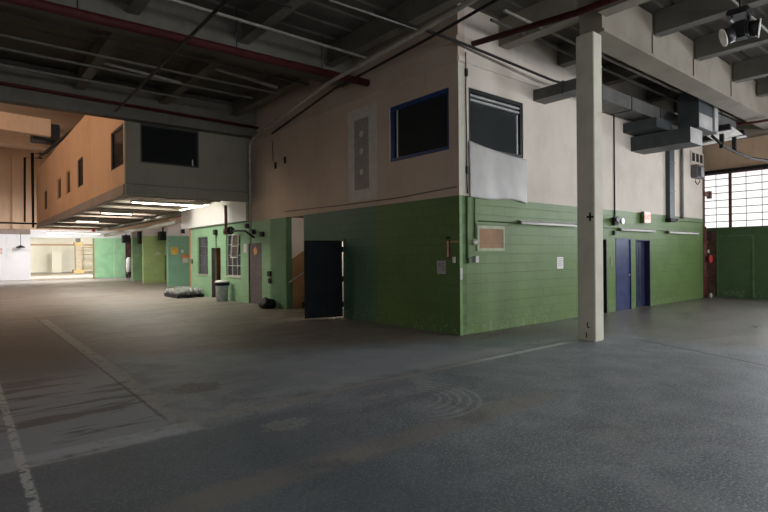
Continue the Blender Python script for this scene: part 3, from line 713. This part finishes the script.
for i in range(5):
    for j in range(3):
        x = -1.0+j*.36; yy = 13.55+i*.32; h = .2+.05*((i*3+j*2) % 3)/2
        m = MB()
        for a in (-1, 1):
            for b in (-1, 1): m.lathe([(.062, 0), (.066, h*.7), (.03, h*.86), (.03, h)], (x+a*.075, yy+b*.07, .127), 10)
        tag(m.build('wrapped_bottles', 'wrap'), 'pack of clear bottles on the black pallet, %s row, %s' % (rows[i], cols[j]), 'bottle pack', 'bottle packs on the pallet')

# pale riser pipe at the hung room corner and ceiling run
t = thing('riser_conduit', 'pale conduit along the west wall ceiling dropping at the hung room corner', 'conduit', (-.16, 9.05, 1.95))
MB().tube([(-1.95, -8, 5.5), (-1.45, -1.5, 5.5), (-1.35, -.4, 5.5), (-1.1, 3.0, 5.5), (-.75, 5.4, 5.46), (-.24, 8.6, 5.42), (-.16, 9.0, 5.36), (-.16, 9.06, 5.2), (-.16, 9.06, 1.98)], .042).build('tube', 'conduit_l', t)
pipe('dark_conduit', [(-1.7, -8, 5.44), (-1.25, -1.6, 5.44), (-1.12, -.4, 5.44), (-.88, 3.0, 5.44), (-.1, 7.6, 5.38)], .026, 'darkpipe', 'dark conduit just below the pale ceiling conduit along the west wall')

# ------------------------------------------------------------------ ceiling services, left
t = thing('sprinkler_main', 'thick red sprinkler main crossing the ceiling into the cream wall', 'pipe', (-5, 2.88, 5.7))
MB().tube([(-13.9, 2.88, 5.58), (-6.8, 2.88, 5.61), (-.002, 2.88, 5.71)], .085, 12).build('pipe', 'red', t)
for x in (-9, -6.05, -3.3, -1.3):
    MB().tube([(x, 2.88, 5.7), (x, 2.88, 6.54)], .012).build('hanger', 'black', t)
pipe('sprinkler_line', [(-13.9, 8.72, 5.96), (-.02, 8.72, 5.78)], .045, 'red', 'thin red sprinkler line just before the hung room front')
pipe('sprinkler_main', [(.45, .001, 5.84), (.38, -2.3, 5.60), (.30, -6.5, 5.50)], .06, 'red', 'red sprinkler pipe running from the corner wall toward the column top')
pipe('cross_rod', [(-4.33, 8.3, 5.50), (-4.41, .94, 5.50), (-4.48, -3, 5.50)], .03, 'darkpipe', 'dark straight rod crossing under the red sprinkler main', 'rod')
pipe('ceiling_conduit', [(-13, 2.25, 5.98), (-4.6, 2.22, 6.0), (-.55, 2.25, 6.0)], .03, 'conduit', 'pale ceiling conduit just before the red sprinkler main')
for i, (yy, z, lab) in enumerate(((4.6, 6.0, 'pale ceiling conduit first behind the girder beside the red main'), (5.6, 5.95, 'pale ceiling conduit second behind the girder'), (6.6, 6.02, 'pale ceiling conduit third behind the girder'), (7.7, 6.0, 'pale ceiling conduit nearest the hung room front'))):
    pipe('ceiling_conduit', [(-13, yy, z), (-.6-.3*i, yy, z)], .03, 'conduit_d', lab)
pipe('ceiling_conduit', [(-13, 1.2, 6.02), (-3.0, 1.2, 6.0)], .022, 'darkpipe', 'dark ceiling conduit above the pale one at upper left')
pipe('ceiling_conduit', [(.1, -1.05, 6.02), (13.2, -1.05, 6.02)], .028, 'conduit_l', 'pale ceiling conduit over the right wall behind the column')
pipe('ceiling_conduit', [(-2, -3.8, 6.0), (13.2, -3.8, 6.0)], .025, 'conduit', 'thin ceiling conduit passing behind the twin flood lamp')
pipe('ceiling_conduit', [(-2.0, .1, 5.80), (0, -.12, 5.70), (2.8, -.35, 5.48), (4.39, -.6, 5.5)], .028, 'darkpipe', 'dark ceiling conduit crossing the corner toward the first duct')
pipe('branch_conduit', [(-2.6, .6, 6.02), (-.5, .5, 6.02)], .022, 'conduit', 'short pale branch conduit meeting the ceiling conduit near the corner')
pipe('ceiling_conduit', [(1.7, -1.45, 6.03), (13.2, -1.45, 6.03)], .022, 'conduit_l', 'thin cream ceiling conduit close beside the column girder')
pipe('ceiling_conduit', [(.2, -.66, 6.02), (13.2, -.66, 6.02)], .03, 'conduit_d', 'darker ceiling conduit above the long grey duct')
# angle braces between joists
for (x, yy, lab) in ((-2.0, 5.2, 'pale angle brace between joists behind the red main, right bay'), (-4.1, 6.4, 'pale angle brace between joists behind the red main, left bay')):
    tag(MB().obox((x, yy, 6.03), (.9, .18, 0), (-.01, .03, 0), (0, 0, .03)).build('ceiling_brace', 'conduit'), lab, 'brace')

# ------------------------------------------------------------------ south face: doors, lamps, conduit
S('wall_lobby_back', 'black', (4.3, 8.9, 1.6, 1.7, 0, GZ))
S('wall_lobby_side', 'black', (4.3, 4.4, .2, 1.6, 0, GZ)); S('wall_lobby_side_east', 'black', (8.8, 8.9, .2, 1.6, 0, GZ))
d3 = S('door_3', 'bluedoor', (6.31, 7.12, .02, .065, .01, 1.965))
MB().box(6.27, 6.31, -.012, .08, 0, 2.0).box(7.12, 7.16, -.012, .08, 0, 2.0).box(6.31, 7.12, -.012, .08, 1.965, 2.0).build('door_frame', 'bluedoor', d3)
for z in (.25, 1.0, 1.75): MB().box(6.325, 6.36, .005, .02, z-.06, z+.06).build('hinge', 'black', d3)
MB().lathe([(.028, 0), (.03, -.03), (.015, -.05)], (7.03, .019, .98), 12, 'Y').build('door_knob', 'chrome', d3)
d4 = S('door_4', 'bluedark', (7.49, 8.33, .14, .185, .01, 1.95))
MB().box(7.46, 7.49, -.01, .19, 0, 1.98).box(8.33, 8.37, -.01, .19, 0, 1.98).box(7.49, 8.33, -.01, .19, 1.95, 1.98).build('door_frame', 'bluedark', d4)
MB().lathe([(.028, 0), (.03, -.03), (.015, -.05)], (7.6, .139, .98), 12, 'Y').build('door_knob', 'chrome', d4)
m = MB()
for i in range(4): m.box(7.6+i*.17, 7.7+i*.17, .132, .139, .2, 1.8)
m.build('door_ribs', 'bluedark', d4)
d5 = S('door_5', 'black', (4.88, 5.74, .10, .145, .01, 1.95))
MB().box(4.85, 4.88, -.01, .16, 0, 1.98).box(5.74, 5.77, -.01, .16, 0, 1.98).box(4.88, 5.74, -.01, .16, 1.95, 1.98).build('door_frame', 'black', d5)

def wall_tube(x0, x1, z, lab):
    t = thing('tube_light', lab, 'light', ((x0+x1)/2, -.06, z), 'strip lights on the right green wall')
    hs = MB().box(x0, x1, -.07, -.032, z-.01, z+.055, .006).build('housing', 'conduit', t)
    MB().tube([(x0+.06, -.095, z-.012), (x1-.06, -.095, z-.012)], .026, 12).build('tube', 'lensw', t)
    MB().box(x0, x0+.05, -.12, -.07, z-.04, z+.03).build('lamp_holder', 'greydoor', hs)
    MB().box(x1-.05, x1, -.12, -.07, z-.04, z+.03).build('lamp_holder', 'offwhite', hs)
    MB().box(x0+.2, x0+.35, -.032, .001, z, z+.04).build('mount', 'conduit', hs); MB().box(x1-.35, x1-.2, -.032, .001, z, z+.04).build('mount', 'conduit', hs)
wall_tube(1.84, 4.18, 2.28, 'long strip light on the green wall left of the column')
wall_tube(6.36, 8.52, 2.24, 'long strip light above the blue doors, under the exit sign')
wall_tube(9.44, 11.9, 2.23, 'dull strip light at the far end of the right green wall')
tag(MB().tube([(.56, -.016, 2.27), (12.4, -.016, 2.27)], .013).build('wall_conduit', 'greenpipe'), 'thin green conduit linking the strip lights along the right wall', 'conduit')
for x in (0.56,):
    pipe('drop_conduit', [(.47, -.016, 2.262), (.47, -.016, 1.93)], .010, 'greenpipe', 'thin green drop conduit left of the plywood board', 'conduit')
pipe('drop_conduit', [(.21, -.02, 2.755), (.21, -.02, 1.52)], .022, 'greenpipe', 'green conduit dropping near the corner to an outlet', 'conduit')
pipe('drop_conduit', [(.44, -.016, 2.755), (.44, -.016, 1.92), (.42, -.016, 1.93)], .010, 'greenpipe', 'thin green cable between corner conduit and plywood board', 'conduit')
tag(MB().box(.20, .30, -.06, .001, 1.42, 1.52, .008).build('outlet_box', 'greenpipe'), 'green outlet box at the foot of the corner conduit', 'outlet')
tag(MB().box(.40, .50, -.07, .001, 1.43, 1.56, .008).build('outlet_box', 'offwhite'), 'pale outlet box right of the green one near the corner', 'outlet')
tag(MB().lathe([(.06, 0), (.065, -.04), (.03, -.07)], (.425, .001, 1.84), 16, 'Y').build('alarm_bell', 'offwhite'), 'small round pale bell left of the plywood board', 'bell')
tag(MB().box(.31, .39, -.05, .001, 1.43, 1.53, .006).build('plug', 'black'), 'black plug between the two outlet boxes near the corner', 'plug')
t = thing('plywood_board', 'brown plywood board in a pale green frame on the right green wall', 'board', (.95, -.02, 1.7))
MB().box(.56, 1.34, -.022, -.004, 1.72, 2.12).build('panel', 'wood', t)
fr = MB().box(.50, .56, -.03, .001, 1.66, 2.18).box(1.34, 1.38, -.03, .001, 1.66, 2.18).box(.56, 1.34, -.03, .001, 2.12, 2.18).box(.56, 1.34, -.03, .001, 1.66, 1.72)
fr.build('board_frame', plain('pale green trim', (.32, .36, .22), .5), t)
MB().box(.56, 1.34, -.024, -.0225, 1.82, 1.826).build('seam', 'tread', t)
t = thing('posted_paper', 'white printed sheet posted on the green wall left of the column', 'paper', (3.53, -.003, 1.37))
MB().box(3.40, 3.67, -.006, .001, 1.23, 1.51).build('sheet', 'paper', t)
m = MB()
for i in range(4): m.box(3.44, 3.63, -.0075, -.0062, 1.46-i*.05, 1.475-i*.05)
m.build('print', 'ink', [q for q in t.children if q.name.startswith('sheet')][0])
# exit sign
t = thing('exit_sign', 'lit red exit sign above the dark blue door', 'sign', (7.93, -.1, 2.62))
MB().box(7.72, 8.14, -.13, -.05, 2.46, 2.79, .01).build('housing', 'offwhite', t)
fc_ = MB().box(7.735, 8.125, -.135, -.1305, 2.475, 2.775).build('face', glow('exit sign face', (1.0, .42, .36), .35, (.8, .45, .4)), t)
cu = bpy.data.curves.new('exit_lettering', 'FONT'); cu.body = 'EXIT'; cu.size = .185; cu.align_x = 'CENTER'; cu.align_y = 'CENTER'; cu.extrude = .001
fo = bpy.data.objects.new('lettering_source', cu); C.objects.link(fo); bpy.context.view_layer.update()
me = bpy.data.meshes.new_from_object(fo.evaluated_get(bpy.context.evaluated_depsgraph_get())); bpy.data.objects.remove(fo)
me.materials.clear(); me.materials.append(glow('exit letters', (1, .04, .03), .5, (.7, .03, .03)))
lt = bpy.data.objects.new('lettering', me); C.objects.link(lt); lt.parent = fc_
lt.location = Vector((7.93, -.138, 2.625)); lt.rotation_euler = (math.pi/2, 0, 0)
MB().box(7.86, 8.0, -.05, .001, 2.55, 2.7).build('mount', 'darkpipe', t)
MB().box(7.715, 7.7195, -.13, -.05, 2.46, 2.79).build('side_panel', 'greenpipe', t)
# emergency twin lamp on drop conduit
t = thing('emergency_light', 'dark twin head emergency light at the foot of a ceiling conduit', 'light', (6.15, -.08, 2.35))
MB().box(6.05, 6.27, -.10, .001, 2.34, 2.56, .012).build('housing', 'black', t)
MB().lathe([(.03, .0), (.085, -.08), (.085, -.1)], (6.03, -.10, 2.50), 14, 'Y').build('lamp_head', 'black', t)
MB().lathe([(.03, .0), (.085, -.08), (.085, -.1)], (6.31, -.10, 2.46), 14, 'Y').build('lamp_head', 'lensw', t)
MB().box(6.09, 6.2, -.07, .001, 2.08, 2.2, .01).build('outlet', 'black', t)
pipe('drop_conduit', [(6.2, -.02, 5.37), (6.2, -.02, 2.57)], .018, 'darkpipe', 'thin dark conduit dropping from the ceiling to the twin emergency light', 'conduit')
# column-side cable beside the door
tag(MB().box(6.0, 6.03, -.02, .001, 1.25, 1.5).build('light_switch', 'offwhite'), 'small pale switch on the green strip left of the blue door', 'switch')

# vertical duct riser, thin pipe, louver and grey box
t = thing('vent_riser', 'dark grey vertical duct rising on the cream wall to the ceiling', 'duct', (9.68, -.2, 2.5))
MB().box(9.50, 9.86, -.13, .001, 2.66, 5.34).build('shaft', 'dark_duct', t)
MB().box(9.46, 9.90, -.17, .001, 2.55, 2.66).build('boot', 'darkpipe', t)
for z in (3.5, 4.4): MB().box(9.485, 9.875, -.14, -.131, z, z+.04).build('seam', 'steel', t)
pipe('drop_pipe', [(10.62, -.06, 5.36), (10.62, -.06, 2.69)], .05, 'conduit', 'pale drop pipe right of the dark duct riser')
tag(MB().box(10.3, 12.4, -.05, .001, 2.62, 2.68).build('pipe_rail', 'greenpipe'), 'green rail along the paint line below the pale drop pipe', 'rail')
t = thing('wall_louver', 'dark three part louver high at the end of the cream wall', 'louver', (12.0, -.02, 4.9))
MB().box(11.45, 12.52, -.04, .001, 4.62, 5.02).build('louver_frame', 'cream', t)
for i in range(3): MB().box(11.52+i*.34, 11.76+i*.34, -.046, -.041, 4.68, 4.96).build('opening', 'black', t)
t = thing('control_box', 'grey control box with loose wires below the wall louver', 'box', (11.9, -.1, 4.2))
MB().box(11.5, 12.15, -.20, .001, 4.10, 4.54, .015).build('housing', 'greydoor', t)
MB().box(11.56, 11.80, -.206, -.2005, 4.16, 4.48).build('door', 'black', t); MB().box(11.86, 12.1, -.206, -.2005, 4.16, 4.48).build('cover', 'steel_l', t)
m = MB().tube([(11.6, -.12, 4.06), (11.55, -.12, 3.97), (11.75, -.12, 3.88), (11.95, -.12, 4.0), (11.9, -.12, 4.06)], .012); m.build('wire', 'cable', t)

# ------------------------------------------------------------------ ductwork
def duct(name, b, mat, lab, seams=(), axis=1, cap=None):
    t = thing(name, lab, 'duct', ((b[0]+b[1])/2, (b[2]+b[3])/2, b[4]))
    MB().box(*b).build('sheet_body', mat, t)
    for s in seams:
        e = .02; q = list(b)
        q[0] -= e; q[1] += e; q[2] -= e; q[3] += e; q[4] -= e; q[5] += e
        q[axis*2] = s-.02; q[axis*2+1] = s+.02
        MB().box(*q).build('flange', 'dark_duct', t)
    if cap:
        q = list(b); k = cap
        MB().box(*k).build('end_cap', 'steel_l', t)
    return t
duct('air_duct', (2.5, 2.95, -1.25, .001, 5.06, 5.30), 'steel', 'short grey duct leaving the cream wall behind the column top', (-.75,), 1)
duct('air_duct', (4.4, 9.0, -.64, -.10, 5.30, 5.64), 'steel', 'long grey duct along the top of the right wall', (5.9, 7.6), 0)
duct('air_duct', (7.2, 8.0, -1.55, .001, 4.48, 4.88), 'dark_duct', 'lower dark duct stub pointing out from the right wall', (), 1, (7.2, 8.0, -1.56, -1.551, 4.48, 4.88))
duct('air_duct', (6.75, 7.7, -.9, .001, 4.94, 5.2), 'dark_duct', 'upper dark duct stub just above the lower one', (), 1)
duct('duct_plenum', (7.8, 9.1, -1.55, -1.02, 4.95, 5.98), 'dark_duct', 'big dark box plenum under the girder at the end of the long duct', (), 1, (7.8, 8.75, -1.56, -1.551, 4.98, 5.35))
plen = bpy.data.objects['duct_plenum']
MB().box(8.82, 9.08, -1.60, -1.5515, 5.0, 5.97).build('strap', 'steel_l', plen)
# diffuser with white louvers
t = thing('air_diffuser', 'white louvered air diffuser hanging right of the dark plenum', 'diffuser', (9.9, -1.5, 5.0))
MB().box(9.15, 10.92, -1.5, -.6, 5.28, 5.60).build('housing', 'steel', t)
for (x0, x1, ya, yb, z) in ((9.35, 9.5, -1.45, -.75, 5.14), (9.72, 10.62, -1.75, -1.0, 5.14), (10.95, 11.2, -1.70, -.5, 5.12)):
    MB().obox(((x0+x1)/2, (ya+yb)/2, z), ((x1-x0)/2, 0, -.05*(x1-x0)), (0, (yb-ya)/2, -.03), (0, 0, .006)).build('louver', 'louver_m', t)
for x in (9.6, 10.78): MB().box(x-.07, x+.07, -1.75, -.55, 5.12, 5.28).build('cross_bar', 'black', t)
for (x, y_) in ((9.3, -1.0), (10.6, -1.2)): MB().box(x-.01, x+.01, y_-.01, y_+.01, 5.60, 6.56).build('hanger', 'black', t)
t = thing('swept_pipe', 'dark curved pipe hanging over the window below the diffuser', 'pipe', (11.5, -1.9, 4.6))
MB().tube([(8.9, -1.5, 4.88), (9.6, -1.52, 4.72), (10.4, -1.6, 4.60), (11.4, -1.75, 4.50), (12.6, -2.1, 4.46), (13.38, -2.5, 4.44)], .04, 10).build('tube', 'darkpipe', t)
for (x, y_) in ((9.6, -1.52), (10.4, -1.6)):
    MB().box(x-.05, x+.05, y_-.05, y_+.05, 4.62, 5.03).build('hanger', 'black', t)
pipe('sprinkler_line', [(11.0, .001, 5.62), (11.0, -2.0, 5.50), (11.0, -9, 5.40)], .04, 'rust', 'dark red sprinkler line high before the window wall')
S('trim_end_beam', 'beam', (12.9, 13.39, -15.9, -.1, 5.5, 5.9))

# end wall: window with bars, green panel, riser valves
pane_n = 30
for i, h in enumerate(WE):
    m = MB(); f = MB()
    f.box(13.42, 13.5, h[0], h[0]+.05, h[2], h[3]).box(13.42, 13.5, h[1]-.05, h[1], h[2], h[3]).box(13.42, 13.5, h[0]+.05, h[1]-.05, h[2], h[2]+.05).box(13.42, 13.5, h[0]+.05, h[1]-.05, h[3]-.05, h[3])
    fo = f.build('window_%d' % (pane_n+i), 'rust', None, 'structure')
    for z in (2.68, 2.93, 3.18, 3.44, 3.70, 3.95, 4.20): m.box(13.445, 13.475, h[0]+.05, h[1]-.05, z-.012, z+.012)
    u = h[1]-.42
    while u > h[0]+.1: m.box(13.45, 13.47, u-.008, u+.008, h[2]+.05, h[3]-.05); u -= .46
    m.build('glazing_bars', 'greydoor', fo)
    if i == 3: MB().box(13.36, 13.44, -.62, -.54, h[2], h[3]).build('mullion', 'rust', fo)
    MB().box(13.458, 13.462, h[0]+.04, h[1]-.04, h[2]+.04, h[3]-.04).build('pane', 'skyglass' if i < 3 else 'dimglass', fo)  # panes in view are dimmed, the others stay clear to light the hall
S('trim_window_head', 'darkpipe', (13.30, 13.40, -16, 3.0, 4.40, 4.52))
S('trim_window_sill', 'green_end', (13.32, 13.40, -16, 3.0, 2.36, 2.44))
S('wall_end_brick', 'brickred', (13.37, 13.399, -.13, 4.9, 0, 2.355))
t = thing('panel_door', 'dark green flush panel with raised edge on the end wall', 'panel', (13.38, -.7, .06))
MB().box(13.375, 13.398, -1.22, -.2, .02, 2.14).build('sheet', 'green_end', t)
MB().box(13.36, 13.398, -1.27, -1.22, .02, 2.19).box(13.36, 13.398, -.2, -.15, .02, 2.19).box(13.36, 13.398, -1.22, -.2, 2.14, 2.19).build('edging', plain('olive edging', (.10, .16, .07), .5), t)
t = thing('valve_riser', 'dark red sprinkler riser with valves between green wall and window wall', 'pipe', (13.05, .1, 0))
MB().tube([(12.95, .12, .0), (12.95, .12, 2.5)], .09, 12).build('riser', 'rust', t)
MB().tube([(13.2, .15, .0), (13.2, .15, 1.9), (12.95, .12, 2.1)], .05, 10).build('branch', 'rust', t)
for z in (.75, 1.35, 1.95):
    MB().lathe([(.13, -.05), (.15, 0), (.13, .05)], (12.95, .12, z), 14).build('coupling', 'rust', t)
MB().lathe([(.15, -.015), (.15, .015)], (12.95, -.10, 1.35), 16, 'Y').build('hand_wheel', 'redpaint', t)
MB().tube([(12.95, .1, 1.35), (12.95, -.1, 1.35)], .02).build('valve_stem', 'chrome', t)
MB().lathe([(.07, 0), (.07, -.05)], (13.2, .09, 1.62), 14, 'Y').build('gauge', 'offwhite', t)
tag(MB().lathe([(.05, 0), (.06, .1), (.04, .16)], (12.85, -.12, 0.002), 12).build('drain_cap', 'offwhite'), 'small pale cap on the floor at the foot of the red riser', 'cap')
t = thing('wall_bracket', 'red bracket sticking out beside the end window at its left', 'bracket', (12.9, 0, 3.6))
MB().box(12.58, 13.1, -.06, .0, 3.56, 3.72).build('arm', 'rust', t); MB().box(13.0, 13.15, -.09, .03, 3.5, 3.76).build('clamp', 'rust', t)

# twin flood lamp near the top right
t = thing('flood_lamp', 'black twin flood lamp with white reflectors hanging from the ceiling', 'lamp', (2.6, -4.0, 5.2))
MB().tube([(2.60, -4.0, 5.6), (2.60, -4.0, 6.56)], .02).build('stem', 'darkpipe', t)
MB().box(2.42, 2.78, -4.16, -3.84, 5.56, 5.66, .02).build('ballast', 'black', t)
MB().tube([(2.5, -3.92, 5.58), (2.45, -3.9, 5.48), (2.52, -3.94, 5.42)], .022).build('bracket_arm', 'chrome', t)
MB().tube([(2.7, -4.08, 5.58), (2.75, -4.1, 5.48), (2.68, -4.06, 5.42)], .022).build('bracket_arm', 'black', t)
MB().box(2.48, 2.72, -4.12, -3.88, 5.18, 5.46, .03).build('body', 'black', t)
for dv, off in ((Vector((-.52, .85, -.30)), Vector((-.06, .06, -.0))), (Vector((.24, -.95, -.12)), Vector((.08, -.06, .06)))):
    dv.normalize(); p0 = Vector((2.60, -4.0, 5.28))+off; m = MB()
    m.tube([p0+dv*.04, p0+dv*.12, p0+dv*.17], .13, 16); lh = m.build('lamp_head', 'black', t)
    MB().tube([p0+dv*.171, p0+dv*.19], .15, 20).build('reflector', 'louver_m', lh)

# ------------------------------------------------------------------ light
w = bpy.data.worlds.new('overcast'); SC.world = w; w.use_nodes = True
bg = w.node_tree.nodes['Background']; bg.inputs[0].default_value = (.97, .98, 1.0, 1); bg.inputs[1].default_value = 14.0
def area(name, loc, rot, sx, sy, power, col, portal=False):
    l = bpy.data.lights.new(name, 'AREA'); l.shape = 'RECTANGLE'; l.size = sx; l.size_y = sy; l.energy = power; l.color = col
    if portal: l.cycles.is_portal = True
    o = bpy.data.objects.new(name, l); C.objects.link(o); o.location = loc; o.rotation_euler = rot; return o
PI = math.pi
for i, h in enumerate(WE):   # daylight portals in the real window openings
    area('window_portal', (13.62, (h[0]+h[1])/2, 3.42), (0, PI/2, 0), 2.0, h[1]-h[0], 1, (1, 1, 1), True)
for x in (-9.5, 1, 9):
    area('window_portal', (x, -16.22, 2.9), (PI/2, 0, 0), 5, 3.0, 1, (1, 1, 1), True)
def point(name, loc, power, col, r=.15):
    l = bpy.data.lights.new(name, 'POINT'); l.energy = power; l.color = col; l.shadow_soft_size = r
    o = bpy.data.objects.new(name, l); C.objects.link(o); o.location = loc; return o
for y_, e_ in ((12, 260), (20, 190)): area('warm_west_light', (-13.5, y_, 7.6), (0, -PI/2, 0), 1.6, 3.0, e_, (1.0, .80, .60))  # warm area lights facing in from the unseen west side
for (x, y_) in ((-4, 41), (2, 41), (6, 41)): area('far_room_lamp', (x, y_, 3.95), (1.42, 0, 0), 3.0, .5, 1050, (1.0, .98, .90))
wl_ = thing('strip_light', 'lit strip light running along the top of the white wall band', 'light', (-.6, 13.0, 3.45), 'lit strip lights under the hung room')
hs_ = MB().box(-.68, -.58, 11.4, 14.6, 3.52, 3.655).build('housing', 'olive', wl_)
MB().tube([(-.62, 11.44, 3.49), (-.62, 14.56, 3.49)], .018, 10).build('tube', tube_hot, wl_)
for yy in (11.415, 14.585): MB().box(-.66, -.58, yy-.015, yy+.015, 3.46, 3.52).build('lamp_holder', 'white', hs_)
for y_ in (11.7, 13.8, 17.0, 19.1, 24.3, 28.5): area('unseen_fill', (-2.2, y_, 3.62), (0, 0, 0), 2.2, .4, 62 if y_ < 15 else 68, (1.0, .95, .84))  # fill lights without fixtures, hidden between the joists beside the visible strips
area('unseen_fill', (-2.0, 34.0, 3.6), (.6, 0, 0), 3.0, .3, 330, (1.0, .97, .95))  # unseen fill added to brighten the far end
area('unseen_fill', (-7.5, 34.0, 4.0), (.5, 0, 0), 2.2, .3, 165, (.92, .94, 1.0))  # another added fill, out of view, for the white back wall
point('stair_lamp', (1.6, 6.45, 2.5), 8, (1.0, .72, .48))
point('entry_lamp', (1.0, 4.9, 2.4), 40, (1.0, .86, .70))
point('room_lamp', (1.7, 12.9, 2.4), 8, (1.0, .62, .36))
point('room_lamp', (1.7, 9.9, 2.4), 3, (1.0, .62, .36))

# ------------------------------------------------------------------ camera
cam = bpy.data.cameras.new('camera'); cam.sensor_width = 36; cam.lens = 517.19/768*36; cam.clip_end = 300
co = bpy.data.objects.new('camera', cam); C.objects.link(co); SC.camera = co
r = Vector((0.7726364836396548, -0.6347839246421254, -0.009068250376438759)); u = Vector((0.008363373009592431, -0.004105349224548324, 0.9999565991080047)); fw = Vector((0.6347936027882227, 0.7726787916875193, -0.0021369921533073077))
co.matrix_world = Matrix(((r.x, u.x, -fw.x, -7.593), (r.y, u.y, -fw.y, -6.902), (r.z, u.z, -fw.z, 1.6), (0, 0, 0, 1)))
vs = SC.view_settings; vs.view_transform = 'Standard'; vs.look = 'None'; vs.gamma = 1; vs.use_curve_mapping = False; vs.exposure = 0.18
SC.cycles.use_denoising = True
SC.cycles.max_bounces = 8; SC.cycles.diffuse_bounces = 5; SC.cycles.sample_clamp_indirect = 4.0
